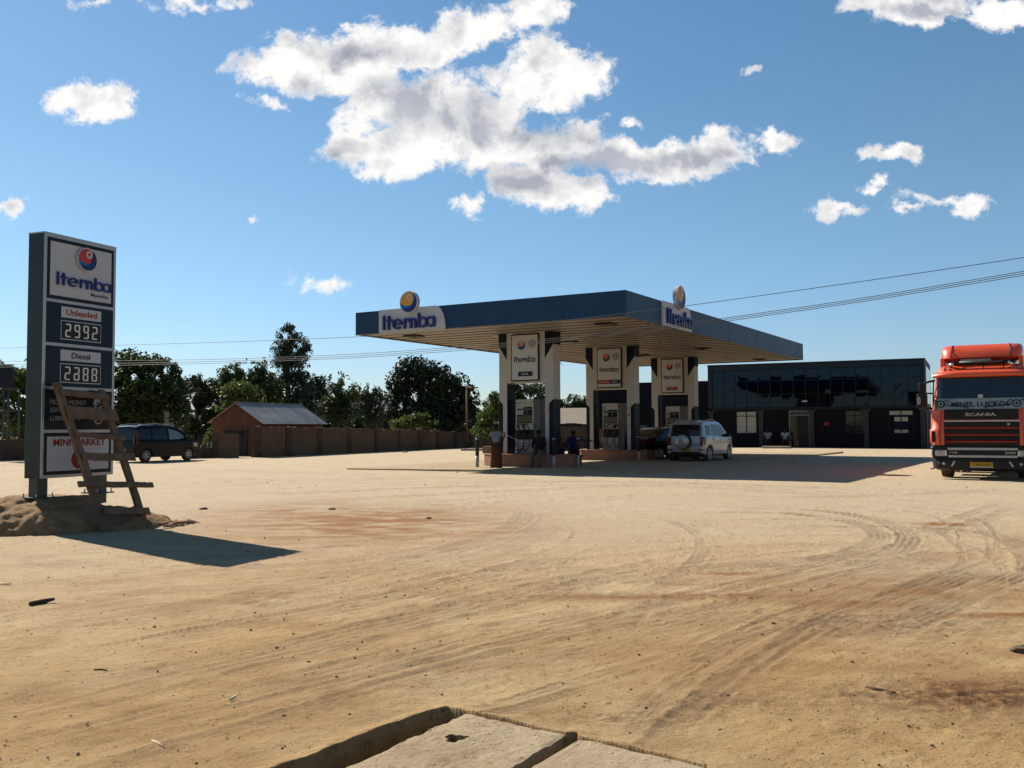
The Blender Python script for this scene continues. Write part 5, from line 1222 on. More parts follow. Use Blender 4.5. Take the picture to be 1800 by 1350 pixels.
def sedan():
    a = G(1157.5, 809); d = Vector((math.sin(R(48)), math.cos(R(48)), 0)); left = Vector((-d.y, d.x, 0)); o = a+left*.72+d*1.3
    sp = dict(up=[(-2.15, .38), (-2.17, .62), (-2.12, .92), (-1.95, 1.0), (-1.5, 1.04), (-.95, 1.34), (-.6, 1.42), (0, 1.44), (.4, 1.38), (1.1, .98), (1.7, .88), (2.05, .74), (2.15, .40)],
              lo=[(-2.15, .28), (-1.9, .2), (1.9, .2), (2.15, .28)], w=1.7, belt=.92, tum=.80, xr=-1.3, xf=1.3, wr=.31, paint=M_blk, ends=[(1.08, 1.31, True, .84), (1.02, 1.34, False, .86)],
              side_glass=[[(-1.25, .99), (-.55, .96), (-.55, 1.33), (-.85, 1.29)], [(-.48, .96), (.25, .96), (.1, 1.34), (-.48, 1.35)], [(.3, .96), (.95, .97), (.45, 1.28), (.16, 1.34)]],
              seams=[[(-.52, .4), (-.52, .95)], [(.28, .35), (.28, .95)], [(1.0, .45), (1.0, .93)]], handles=[(-.35, .84), (.5, .84)], mirror=(.85, 1.0), rim=M_alloy, spokes=8, tail=(.68, .88), tailw=(.62, 1.0), lamp=M_tail, hl=(.6, .76), plate=.6, pm=M_yel, reg='T 775 AXE', bump=.52, seats=[-.6, .3])
    car('black_saloon', 'black saloon car half hidden behind the silver car under the canopy', 'car', Vector((o.x, o.y, 0)), d, sp)
sedan()

# ---------------------------------------------------------------- truck (local x across the front as seen, y back, z up)
M_tred = paint('truck_red', (.78, .085, .016), 0, .4, .2)
M_slat = mat('truck_red_shaded', (.30, .025, .014), .4, dust=.2)  # same red as the cab, with the shade on the slats put into the colour
M_tgrey = mat('truck_black', (.010, .010, .012), .5, var=.2, dust=.2)
M_strip = mat('pale_strip', (.50, .50, .49), .5, var=.08)
M_badge = mat('badge_metal', (.42, .39, .36), .35, .6)
def truck():
    c = W(1727, 842, 25.4); YW = R(-30); t = thing('red_truck', 'bright red heavy truck facing the road at the right edge of the yard', 'truck', (c.x, c.y, 0), YW)
    w = 1.25
    def shell(name, par, rings, m, smooth=True, cap=True):
        """rings: (z, half width, y front, y back, corner radius)"""
        b = MB(); vs = []; n = 0
        for z, hw, y0, y1, r in rings:
            pts = [(-hw, y1)]+[(-hw+r-r*math.cos(a), y0+r-r*math.sin(a)) for a in np.linspace(0, math.pi/2, 9)]+[(hw-r+r*math.sin(a), y0+r-r*math.cos(a)) for a in np.linspace(0, math.pi/2, 9)]+[(hw, y1)]
            n = len(pts); vs += [(x, y, z) for x, y in pts]
        fs = []
        for i in range(len(rings)-1):
            for k in range(n): k2 = (k+1) % n; fs.append((i*n+k, i*n+k2, (i+1)*n+k2, (i+1)*n+k))
        if cap: fs.append(tuple(reversed(range(n)))); fs.append(tuple((len(rings)-1)*n+k for k in range(n)))
        b.add(vs, fs, m, smooth); o = b.build(name, par, angle=40)
        return o
    cabb = shell('cab', t, [(.93, 1.22, 0, 2.1, .28), (1.2, 1.25, -.0, 2.1, .28), (1.9, 1.22, .03, 2.1, .26), (2.0, 1.19, .07, 2.1, .24), (2.75, 1.13, .26, 2.1, .22), (2.92, 1.12, .31, 2.1, .24), (3.05, 1.08, .42, 2.1, .28), (3.14, .98, .6, 2.1, .32), (3.17, .8, .8, 2.1, .4)], M_tred)
    # windscreen wraps slightly round the corners
    def wrap(name, par, z0, z1, hw0, hw1, y0, y1, m, off, r=.24, n=10):
        b = MB(); vs = []
        for z, hw, y in ((z0, hw0, y0), (z1, hw1, y1)):
            for a in np.linspace(.75, 0, 6): vs.append((-(hw-r+r*math.sin(a)), y+r-r*math.cos(a)-off, z))
            for a in np.linspace(0, .75, 6): vs.append((hw-r+r*math.sin(a), y+r-r*math.cos(a)-off, z))
        b.add(vs, [(k, k+1, 12+k+1, 12+k) for k in range(11)], m, True); return b.build(name, par)
    wrap('windscreen', t, 1.92, 2.80, 1.20, 1.13, .05, .26, mat('truck_glass', (.02, .03, .045), .06, spec=.6), .012)
    for s in (-1, 1):                                           # A pillars and side glass
        b = MB(); x = s*1.215; vs = [(x, .45, 2.02), (x, 1.25, 2.02), (s*1.15, 1.2, 2.7), (s*1.15, .62, 2.7)]; b.add(vs, [(0, 1, 2, 3) if s > 0 else (3, 2, 1, 0)], M_gls); b.build('side_window', t)
    # sun visor hood
    b = MB(); vs = []; n_ = 24
    for k in range(n_+1):
        a = -1+2*k/n_; x = 1.19*a; y = .10+.20*abs(a)**5
        vs += [(x, y+.16, 2.98-.05*abs(a)**4), (x, y+.02, 2.93-.05*abs(a)**4), (x, y-.03, 2.84-.03*abs(a)**4), (x, y+.02, 2.78), (x, y+.14, 2.80)]
    b.add(vs, [(k*5+j, (k+1)*5+j, (k+1)*5+j+1, k*5+j+1) for k in range(n_) for j in range(4)], M_tred, True); b.build('sun_visor', t)
    # roof: ribbed cap lines, light bar, deflector
    b = MB()
    for x in (-.9, -.42, .05, .55, .98): b.tube([(x, .36, 2.99), (x+.005, .44, 3.07), (x+.03, .62, 3.15)], .009, M_tgrey, 6)
    for x in (-.75, -.1, .5, .7): b.box(x-.03, x+.03, .36, .42, 3.0, 3.03, M_tgrey, .008)
    b.build('roof_strap', t)
    b = MB(); b.tube([(-.62, .42, 3.2), (.62, .42, 3.2)], .035, M_steel, 10)
    for s in (-1, 1): b.tube([(s*.66, .42, 3.2), (s*.74, .46, 3.14), (s*.78, .5, 3.08)], [.045, .05, .05], M_chrome, 8); b.box(s*.6-.08, s*.6+.08, .38, .46, 3.16, 3.24, M_tgrey, .02)
    b.build('roof_bar', t)
    shell('air_deflector', t, [(3.20, .80, 1.1, 2.0, .25), (3.34, 1.0, .55, 2.1, .28), (3.50, 1.02, .60, 2.1, .30), (3.64, 1.01, .72, 2.1, .32), (3.71, .97, .86, 2.1, .35), (3.73, .8, 1.1, 2.1, .3)], M_tred)
    for s in (-1, 1): b = MB(); b.box(s*.98-.06, s*.98+.06, .75, 1.9, 3.10, 3.36, M_tred, .03); b.build('deflector_foot', t)
    for s in (-1, 1): b = MB(); b.tube([(s*.73, .535, 3.34), (s*.735, .583, 3.50), (s*.72, .70, 3.64), (s*.70, .85, 3.715)], .011, M_tgrey, 6); b.build('deflector_seam', t)
    b = MB(); b.box(-.5, .25, .62, .66, 3.19, 3.30, M_hl); b.build('roof_light_panel', t)
    # corner panels
    for s in (-1, 1):
        b = MB(); vs = []; r = .26
        for z, bulge in ((.93, .0), (1.0, .05), (1.35, .055), (1.40, .01), (1.88, .0)):
            hw = 1.255+bulge*.7
            for a in np.linspace(0, 1.35, 9): vs.append((s*(hw-r+r*math.sin(a)), r-r*math.cos(a)-.012-bulge, z))
            vs.append((s*(hw+.002), .5, z))
        q = [(j*10+i, j*10+i+1, (j+1)*10+i+1, (j+1)*10+i) for j in range(4) for i in range(9)]
        b.add(vs, q if s > 0 else [tuple(reversed(k)) for k in q], M_tred, True); b.build('corner_panel', t, angle=50)
        b = MB(); b.box(s*1.17-.055, s*1.17+.055, -.056, .2, 1.02, 1.32, M_black, .02); b.build('air_intake', t)
    # black badge panel, grille
    g = MB(); g.box(-.90, .90, -.028, .05, 1.63, 1.90, M_tgrey, .012); bp = g.build('badge_panel', t)
    g = MB(); word(g, 'SCANIA', -.375, .375, 1.72, .088, -.028, M_badge, .014, .03); g.build('lettering', bp)
    g = MB(); g.box(-.89, .92, -.045, -.02, 1.565, 1.605, M_strip, .005); g.build('trim_strip', t)
    g = MB(); g.box(-.91, .91, -.006, .03, .92, 1.56, M_black)
    for k, z in enumerate((1.40, 1.215, 1.03)): g.box(-.90+.02*k, .90-.02*k, -.05, -.006, z-.03, z+.028, M_slat, .014); g.box(-.90, .90, -.035, -.0065, z+.04, z+.135, M_tgrey)
    gr = g.build('grille', t)
    g = MB(); g.lathe([(0, -.03), (.035, -.03), (.04, 0)], M_badge, 16, 'Y', Matrix.Translation((.66, -.03, 1.50))); g.build('round_badge', gr)
    g = MB(); word(g, 'LK', .985, 1.09, 1.46, .055, -.014, M_lwhite, .003); g.build('door_letters', t)
    # lower band
    g = MB(); g.box(-1.22, 1.22, -.02, .3, .58, .92, M_tgrey, .03); lb = g.build('lower_band', t)
    g = MB(); g.box(-.83, .86, -.035, -.02, .80, .862, M_strip); g.box(-.82, .85, -.035, -.02, .60, .66, M_strip); g.build('pale_stripe', lb)
    g = MB(); word(g, '114L', -.78, -.58, .71, .052, -.02, M_strip, .004, .02); g.build('lettering', lb); g = MB(); word(g, '380', .55, .81, .705, .056, -.02, M_strip, .004, .02); g.build('lettering', lb)
    for s in (-1, 1):
        g = MB(); g.box(s*1.0-.15, s*1.0+.15, -.045, .1, .63, .80, M_hl, .03); hl_ = g.build('headlamp', t); g = MB(); g.lathe([(.05, -.05), (.06, -.048), (.06, -.045)], M_chrome, 18, 'Y', Matrix.Translation((s*1.02, 0, .715))); g.box(s*.88-.02, s*.88+.02, -.048, -.045, .65, .78, M_chrome); g.build('reflector', hl_)
        g = MB(); g.box(s*1.205-.04, s*1.205+.04, .0, .22, .63, .80, M_lwhite if s < 0 else M_orange, .015); g.build('side_lamp', t)
        g = MB(); g.box(s*1.16-.1, s*1.16+.1, -.02, .3, .86, .91, M_chrome, .02); g.build('chrome_step', t)
    # bumper with swept corners
    b = shell('bumper', t, [(.24, 1.10, .10, .5, .2), (.30, 1.22, -.02, .5, .26), (.52, 1.25, -.06, .5, .28), (.575, 1.24, -.03, .5, .27)], M_tgrey)
    g = MB(); g.box(-.285, .275, -.075, -.062, .33, .355, M_lwhite); g.box(-.285, .265, -.078, -.062, .358, .475, M_yel); p = g.build('number_plate', t)
    g = MB(); word(g, 'T 204 DZW', -.24, .22, .385, .062, -.078, M_ink, .002, .02); g.build('lettering', p)
    for s in (-1, 1):
        g = MB(); g.T = Matrix.Translation((s*.70, -.068, .43)) @ Matrix.Rotation(R(28 if s < 0 else -32), 4, 'Y'); g.box(-.022, .022, -.004, .004, -.08, .08, M_lwhite); g.build('reflective_tape', t)
        g = MB(); g.lathe([(0, -.02), (.04, -.02), (.045, .02)], M_hl, 16, 'Y', Matrix.Translation((s*.93, -.06, .43))); g.lathe([(0, -.01), (.035, -.01), (.04, .02)], M_steel, 16, 'Y', Matrix.Translation((s*1.04, -.05, .43))); g.build('fog_lamp', t)
    g = MB(); g.box(-1.28, -1.2, .0, .3, .26, .30, M_hl, .01); g.build('step_edge', t)
    # banner along the foot of the windscreen
    M_ban = mat('banner', (.16, .26, .30), .7, var=.35, scale=6, c2=(.36, .42, .42)); M_bdk = mat('banner_ink', (.015, .03, .075), .7); M_grn = mat('banner_green', (.05, .2, .08), .7)
    bn = wrap('banner', t, 1.905, 2.20, 1.215, 1.195, .035, .09, M_ban, .022)
    g = MB(); yb = .028
    yy = lambda z: .035+(z-1.905)/.295*.055-.026
    for x in (-.98, .86):
        for r_, m_ in ((.105, M_bdk), (.07, M_ban), (.04, M_bdk)): disc(g, x, 2.05, r_, yy(2.05)-.02-.004*(3-int(r_*30)), yy(2.05)+.02, m_, 16)
        for s in (-1, 1): g.tube([(x+s*.08, yy(2.12)-.01, 2.12), (x+s*.16, yy(2.16)-.01, 2.16), (x+s*.2, yy(2.1)-.01, 2.10)], .012, M_bdk, 5)
    g.T = Matrix.Translation((0, yy(1.99), 1.99)) @ Matrix.Rotation(R(-10.5), 4, 'X') @ Matrix.Translation((0, -yy(1.99), -1.99))
    word(g, 'MINEL LUCKOS', -.72, .70, 1.98, .13, yy(1.99), M_bdk, .006, .03)
    g.box(-1.14, -1.08, yy(2)-.01, yy(2), 1.93, 2.17, M_grn); g.build('lettering', bn)
    # wipers
    for xs_ in ((-.95, -.35, .02), (.75, .1, .02)):
        g = MB(); g.tube([(xs_[0]*-1 if False else xs_[1]+.05, -.0, 1.93), (xs_[1], -.02, 1.96), (xs_[0], .02, 2.03)], [.016, .013, .010], M_black, 6); g.build('wiper', t)
    g = MB(); g.box(-.06, .06, .07, .075, 2.21, 2.30, M_strip); g.build('windscreen_sticker', t)
    # mirrors on arms
    for s in (-1, 1):
        m = MB(); m.tube([(s*1.15, .35, 2.72), (s*1.3, .2, 2.68), (s*1.46, .12, 2.60)], .03, M_black, 8); m.tube([(s*1.18, .3, 2.36), (s*1.36, .16, 2.36)], .022, M_black, 8); m.tube([(s*1.2, .3, 1.94), (s*1.40, .18, 1.95)], .03, M_black, 8); m.tube([(s*1.46, .12, 2.62), (s*1.42, .17, 2.36), (s*1.40, .18, 1.93)], .02, M_black, 6); m.tube([(s*1.18, .3, 2.72), (s*1.19, .3, 2.3), (s*1.2, .3, 1.92)], .02, M_black, 6)
        m.build('mirror_arm', t); m = MB(); m.box(s*1.46-.09, s*1.46+.10, .05, .2, 2.38, 2.66, M_black, .05); m.build('wide_angle_mirror', t)
        m = MB(); m.box(s*1.47-.13, s*1.47+.15, .0, .2, 1.94, 2.36, M_black, .06); mm = m.build('wing_mirror', t)
        m = MB(); m.T = Matrix.Translation((s*1.53, 0, 0)); disc(m, 0, 2.16, .045, -.012, .0, M_lwhite, 20, .11); disc(m, -.004, 2.16, .025, -.016, -.012, M_black, 20, .075); disc(m, -.008, 2.16, .012, -.02, -.016, M_lwhite, 12, .05); m.build('round_mark', mm)
    # running gear
    def tw(x, y, r=.50, wd_=.30, n=1):
        for k in range(n):
            b = MB(); b.T = Matrix.Translation((x-k*.33*(1 if x > 0 else -1), y, r)); h = wd_/2
            b.lathe([(r*.55, -h), (r*.93, -h), (r*.985, -h*.85), (r*.985, -h*.55), (r*.965, -h*.5), (r*.985, -h*.45), (r*.985, -.02), (r*.965, 0), (r*.985, .02), (r*.985, h*.45), (r*.965, h*.5), (r*.985, h*.55), (r*.985, h*.85), (r*.93, h), (r*.55, h)], M_rubber, 36, 'X'); o = b.build('wheel', t)
            b = MB(); b.T = Matrix.Translation((x-k*.33*(1 if x > 0 else -1), y, r)); b.lathe([(r*.55, -h*.9), (r*.5, 0), (r*.2, h*.2), (0, h*.2)], M_steel, 24, 'X'); b.build('rim', o)
    for s in (-1, 1): tw(s*.96, 1.35); tw(s*1.08, 5.0, .5, .28, 2); tw(s*1.08, 6.3, .5, .28, 2)
    b = MB(); 
    for s in (-1, 1): b.box(s*.42-.05, s*.42+.05, .5, 7.2, .62, .9, M_tgrey)
    b.box(-.8, .8, 1.2, 1.5, .40, .58, M_tgrey, .03); b.box(-.45, .45, .6, 2.2, .34, .9, M_tgrey, .05); b.box(-.8, .8, 4.85, 5.15, .38, .6, M_tgrey, .04); b.box(-.8, .8, 6.15, 6.45, .38, .6, M_tgrey, .04); b.build('chassis', t)
    for s in (-1, 1): b = MB(); b.box(s*.95-.28, s*.95+.28, 2.5, 3.6, .38, .95, M_steel, .05); b.build('fuel_tank', t)
    b = MB(); b.box(-1.2, 1.2, 2.5, 9.5, 1.0, 1.15, M_tgrey); b.box(-1.2, 1.2, 2.55, 9.5, 1.152, 2.4, M_tred, .03); b.build('load_body', t)
    for s in (-1, 1): b = MB(); b.box(s*1.1-.12, s*1.1+.12, .9, 1.85, .98, 1.06, M_black, .02); b.build('mudguard', t)
truck()

# ---------------------------------------------------------------- people
def skinmesh(name, pts, edges, m, parent, sub=2, root=0):
    """pts: (x,y,z,radius); grown with a skin and smoothed, then stored as a plain mesh"""
    me = bpy.data.meshes.new('s'); me.from_pydata([p[:3] for p in pts], edges, []); o = bpy.data.objects.new('s', me); col.objects.link(o)
    md = o.modifiers.new('s', 'SKIN'); md.use_smooth_shade = True; sv = me.skin_vertices[0].data
    for i, p in enumerate(pts): sv[i].radius = (p[3], p[4] if len(p) > 4 else p[3]); sv[i].use_root = (i == root)
    s2 = o.modifiers.new('u', 'SUBSURF'); s2.levels = sub; s2.render_levels = sub
    bpy.context.view_layer.update(); ev = o.evaluated_get(bpy.context.evaluated_depsgraph_get())
    nm = bpy.data.meshes.new_from_object(ev); nm.name = name; bpy.data.objects.remove(o); nm.materials.clear(); nm.materials.append(m)
    nm.polygons.foreach_set('use_smooth', [True]*len(nm.polygons)); r = bpy.data.objects.new(name, nm); col.objects.link(r); r.parent = parent; return r
M_skin = mat('dark_skin', (.05, .026, .016), .5, var=.1); M_eye = mat('eye', (.14, .13, .12), .3); M_hair = mat('black_hair', (.008, .007, .006), .8, bump=.5)
def person(label, loc, rz, J, shirt, legs, skirt=None, shoes=None, scale=1, sleeve=.75, group=None):
    """faces -y. J: joint dict; a few centimetres of thickness at every joint"""
    t = thing('person', label, 'person', loc, rz, group); t.scale = (scale,)*3
    P = []; E = []; idx = {}
    def v(n, p, r, par=None, r2=None):
        idx[n] = len(P); P.append((*p, r) if r2 is None else (*p, r, r2)); 
        if par is not None: E.append((idx[par], idx[n]))
    lerp = lambda a, b, f: tuple(a[i]*(1-f)+b[i]*f for i in range(3))
    hip, chest, neck, head = J['hip'], J['chest'], J['neck'], J['head']
    v('hip', hip, .13); v('waist', lerp(hip, chest, .45), .115, 'hip'); v('chest', chest, .14, 'waist', .11); v('neckb', neck, .06, 'chest'); v('neck', lerp(neck, head, .35), .05, 'neckb')
    h0 = lerp(neck, head, .62); v('jaw', (h0[0], h0[1]-.015, h0[2]), .066, 'neck'); v('skull', head, .088, 'jaw'); v('crown', (head[0], head[1]+.01, head[2]+.065), .066, 'skull')
    v('nose', (head[0], head[1]-.105, head[2]-.035), .013, 'jaw')
    for s in ('l', 'r'):
        sh, el, wr, kn, an, hj = (J[s+k] for k in ('sh', 'el', 'wr', 'kn', 'an', 'hp'))
        v(s+'sh', sh, .062, 'chest'); v(s+'el', el, .042, s+'sh'); v(s+'wr', wr, .028, s+'el')
        d = Vector(wr)-Vector(el); d.normalize(); pm = Vector(wr)+d*.085; side = d.cross(Vector((0, 0, 1))); side = side.normalized() if side.length > .1 else Vector((1, 0, 0)); dn = d.cross(side).normalized()
        v(s+'pm', tuple(Vector(wr)+d*.05), .034, s+'wr', .02)
        for k in range(4):
            o = side*(.024-.016*k); L_ = (.07, .078, .073, .058)[k]; a = pm+o; bkt = a+d*L_*.5+dn*.012; c = a+d*L_*.8+dn*.04
            v('%sf%d' % (s, k), tuple(a), .0095, s+'pm'); v('%sg%d' % (s, k), tuple(bkt), .0085, '%sf%d' % (s, k)); v('%sh%d' % (s, k), tuple(c), .007, '%sg%d' % (s, k))
        tb = Vector(wr)+d*.03+side*.035; v(s+'t0', tuple(tb), .011, s+'pm'); v(s+'t1', tuple(tb+d*.035+side*.02+dn*.01), .009, s+'t0')
        v(s+'hp', hj, .095, 'hip'); v(s+'kn', kn, .062, s+'hp'); v(s+'cf', lerp(kn, an, .35), .055, s+'kn'); v(s+'an', an, .038, s+'cf')
        f = J.get(s+'ft', (0, -1)); v(s+'ft', (an[0]+f[0]*.16, an[1]+f[1]*.16, max(.03, an[2]-.05)), .036, s+'an')
    body = skinmesh('body', P, E, M_skin, t)
    # hair cap, eyes, ears
    b = MB(); bmh = bmesh.new(); bmesh.ops.create_uvsphere(bmh, u_segments=18, v_segments=12, radius=.102)
    for q in bmh.verts: q.co = Vector((q.co.x*.93+head[0], q.co.y*1.04+head[1]+.022, q.co.z*.92+head[2]+.045))
    b.bm(bmh, M_hair, True); b.build('hair', t)
    b = MB()
    for s in (-1, 1): b.lathe([(0, -.008), (.009, 0), (0, .008)], M_eye, 8, 'Y', Matrix.Translation((head[0]+s*.03, head[1]-.078, head[2]-.005)))
    b.build('eyes', t)
    # shirt
    P2 = [(*hip, .155, .135), (*lerp(hip, chest, .45), .145, .13), (*chest, .165, .135), (*lerp(chest, neck, .75), .09)]; E2 = [(0, 1), (1, 2), (2, 3)]
    for s in ('l', 'r'):
        i = len(P2); P2 += [(*J[s+'sh'], .08), (*lerp(J[s+'sh'], J[s+'el'], sleeve), .062)]; E2 += [(2, i), (i, i+1)]
        if sleeve >= 1: P2.append((*lerp(J[s+'el'], J[s+'wr'], .9), .045)); P2[i+1] = (*J[s+'el'], .055); E2.append((i+1, i+2))
    skinmesh('shirt', P2, E2, shirt, t)
    if skirt:
        b = MB(); n = 28; vs = []; hz = hip[2]+.06
        for j, (z, r) in enumerate(((hz, .155), (hz-.15, .19), (hz-.45, .20), (.30, .215), (.07, .225))):
            for k in range(n): a = 2*math.pi*k/n; q = r*(1+.06*math.sin(5*a+j)*(j/4)); vs.append((hip[0]+q*math.cos(a), hip[1]+q*.82*math.sin(a), z+.01*math.sin(3*a)))
        b.add(vs, [(j*n+(k+1) % n, j*n+k, (j+1)*n+k, (j+1)*n+(k+1) % n) for j in range(4) for k in range(n)], skirt, True); b.build('wrap_skirt', t)
    else:
        P3 = [(*hip, .15, .14)]; E3 = []
        for s in ('l', 'r'):
            i = len(P3); P3 += [(*J[s+'hp'], .11), (*lerp(J[s+'hp'], J[s+'kn'], .5), .098), (*J[s+'kn'], .080), (*lerp(J[s+'kn'], J[s+'an'], .5), .072), (*lerp(J[s+'kn'], J[s+'an'], .93), .062)]; E3 += [(0, i), (i, i+1), (i+1, i+2), (i+2, i+3), (i+3, i+4)]
        skinmesh('trousers', P3, E3, legs, t)
    for s in ('l', 'r'):
        an = J[s+'an']; f = J.get(s+'ft', (0, -1)); a = math.atan2(f[0], -f[1]); b = MB(); b.box(-.045, .045, -.19, .07, -.085, .0, shoes or M_black, .035, T=Matrix.Translation(an) @ Matrix.Rotation(a, 4, 'Z')); b.build('shoe', t)
    return t
M_shp = mat('shirt_pale', (.20, .21, .24), .85, var=.15, bump=.3); M_skb = mat('skirt_brown', (.10, .035, .018), .85, var=.4, scale=20); M_jk = mat('jacket_black', (.012, .012, .013), .85, bump=.3)
M_trk = mat('trousers_khaki', (.13, .10, .07), .85, bump=.3); M_org = mat('shirt_ochre', (.26, .12, .03), .85, var=.3); M_bls = mat('shirt_blue', (.014, .022, .12), .8); M_trd = mat('trousers_dark', (.015, .014, .016), .85); M_whs = mat('shirt_white', (.28, .28, .29), .8)
stand = dict(hip=(0, 0, .90), chest=(0, 0, 1.22), neck=(0, 0, 1.38), head=(0, -.02, 1.50), lsh=(.17, 0, 1.33), lel=(.25, .05, 1.06), lwr=(.13, -.12, .93), rsh=(-.17, 0, 1.33), rel=(-.28, .06, 1.08), rwr=(-.17, -.1, .93),
             lhp=(.09, 0, .86), lkn=(.09, -.02, .47), lan=(.09, .0, .085), rhp=(-.09, 0, .86), rkn=(-.10, -.03, .47), ran=(-.11, .0, .085))
p = G(872.5, 825); person('person in pale blouse and long brown wrap standing by the nearest pump island', (p.x, p.y, 0), -CY+.4, stand, M_shp, None, M_skb, scale=.97, sleeve=.6)
def sit(sz=.5, lean=.05, arms='lap', spread=.12):
    d = dict(hip=(0, .05, sz+.11), chest=(0, .02-lean, sz+.46), neck=(0, -lean*1.6, sz+.63), head=(0, -lean*2.2-.03, sz+.755), lsh=(.18, -lean, sz+.57), rsh=(-.18, -lean, sz+.57), lhp=(.09, .03, sz+.09), rhp=(-.09, .03, sz+.09),
             lkn=(spread, -.40, sz+.05), rkn=(-spread, -.40, sz+.05), lan=(spread+.01, -.36, .085), ran=(-spread-.01, -.36, .085))
    if arms == 'lap': d.update(lel=(.26, -.08, sz+.30), rel=(-.26, -.08, sz+.30), lwr=(.06, -.26, sz+.20), rwr=(-.06, -.28, sz+.20))
    if arms == 'knee': d.update(lel=(.25, -.18, sz+.30), rel=(-.25, -.18, sz+.30), lwr=(.16, -.36, sz+.17), rwr=(-.16, -.36, sz+.17))
    if arms == 'point': d.update(lel=(.42, -.10, sz+.52), lwr=(.66, -.20, sz+.50), rel=(-.25, -.15, sz+.30), rwr=(-.14, -.34, sz+.17))
    return d
def onedge(px, py=824, back=.02):
    """a seat on the front edge of the nearest island, straight behind the pixel"""
    a, _ = onplane(ploc(0)+e2*(PD/2-.02-.80+.12), -e1, px, 790); q = ploc(0)+e2*(PD/2-.02-.80+.12)-e1*a; return (q.x, q.y, 0)
person('person in black jacket and khaki trousers sitting on the nearest pump island', onedge(949), -CY+.1, sit(.5, .05, 'lap', .13), M_jk, M_trk, sleeve=1.0)
q = G(984, 822); person('person in an ochre shirt sitting low beside the one in blue', (q.x, q.y+.4, 0), -CY+.2, sit(.47, .08, 'lap', .1), M_org, M_trd, sleeve=.6)
q = G(1009, 822); person('person in a dark blue shirt sitting with one arm stretched out to the side', (q.x, q.y+.4, 0), -CY+.5, sit(.47, .1, 'point', .14), M_bls, M_trd, sleeve=.7)
def bench(px, n, label):
    q = G(px, 822); t = thing('bench', label, 'bench', (q.x, q.y+.47, 0), -CY+.3); b = MB(); b.box(-.62, .62, -.16, .16, .40, .45, M_wood, .01); b.build('seat', t)
    for s in (-1, 1):
        b = MB(); b.box(s*.5-.04, s*.5+.04, -.13, .13, 0, .398, M_wood, .008); b.build('leg', t)
bench(998, 2, 'low wooden bench under the two people at the right end of the nearest island')
for px, mt, lb in ((1352, M_shp, 'person in a grey shirt sitting against the shop wall, left of the concrete block'), (1382, M_whs, 'person in a white shirt sitting by the shop door')):
    a, _ = onplane(BO, bu, px, 770); q = BO+bu*a-bv*.45; person(lb, (q.x, q.y, 0), -BY+.2, sit(.35, .12, 'knee', .14), mt, M_trd, sleeve=.6, scale=1.1)

# ---------------------------------------------------------------- boundary wall, shed, houses, billboard
M_wallb = mat('rendered_wall', (.17, .11, .07), .9, var=.25, scale=.8, bump=.5, bscale=12, c2=(.095, .062, .042), dust=.5)
M_pier = mat('wall_pier', (.095, .066, .046), .9, var=.3, scale=2, bump=.5, bscale=12)
M_brick = mat('burnt_brick', (.17, .07, .045), .9, var=.25, scale=1.5, bump=.5, bscale=20, c2=(.11, .045, .03), dust=.4)
M_tin = mat('zinc_sheet', (.50, .49, .47), .55, .2, var=.35, scale=1.2, c2=(.27, .24, .22), stretch=(1, .2, 1))
def bwall():
    P = [(450, 804, 749.5), (505, 802, 750.5), (560, 799.5, 751.5), (612, 797, 752.5), (660, 795, 754), (700, 793, 755), (735, 791, 756.3), (768, 789.5, 757.5), (798, 788, 758.5), (826, 786.5, 760), (850, 785, 761), (870, 784, 762)]
    base = [G(p[0], p[1]) for p in P]; t = thing('boundary_wall', 'long brown rendered boundary wall with darker piers running back to the canopy', 'wall', base[0], 0)
    d = (base[-1]-base[0]); d.normalize(); inv = base[0]; up_ = Vector((0, 0, 1)); nrm = Vector((d.y, -d.x, 0))
    hs = []
    for p, b_ in zip(P, base): hs.append(H+ray(p[0], p[2]).z/ray(p[0], p[2]).y*b_.y)
    def seg(a, b, z0, z1, th, m, nm, off=0):
        u = (b-a).normalized(); n = Vector((u.y, -u.x, 0)); mb = MB(); A = a-inv+n*off; B_ = b-inv+n*off; N_ = 8; rr = random.Random(int(a.x*100)); vs = []
        for k in range(N_+1):
            f = k/N_; c = A*(1-f)+B_*f; z = z0*(1-f)+z1*f+rr.uniform(-.02, .02)
            for s in (1, -1): vs += [tuple(c+n*th/2*s+Vector((0, 0, -.1))), tuple(c+n*th/2*s+Vector((0, 0, z)))]
        fs = []
        for k in range(N_):
            i = k*4; fs += [(i, i+4, i+5, i+1), (i+2, i+3, i+7, i+6), (i+1, i+5, i+7, i+3)]
        fs += [(0, 1, 3, 2), (N_*4, N_*4+2, N_*4+3, N_*4+1)]
        mb.add(vs, fs, m); return mb.build(nm, t)
    for i in range(len(P)-1):
        seg(base[i], base[i+1], hs[i], hs[i+1], .16, M_wallb, 'wall_panel'); u = (base[i+1]-base[i]).normalized()
        seg(base[i]-u*.21, base[i]+u*.21, hs[i]+.01, hs[i]+.01, .26, M_pier, 'pier')
    # on past the pumps
    t2 = thing('rear_wall', 'low brown wall seen between the pylons behind the pumps', 'wall', (2.2, 66, 0)); b = MB(); b.box(-4, 5.2, -.1, .1, 0, 1.35, M_wallb); b.build('wall_panel', t2); b = MB(); 
    for k in range(5): b.box(-4+2.2*k, -3.6+2.2*k, -.2, .2, 0, 1.42, M_pier)
    b.build('pier', t2)
bwall()
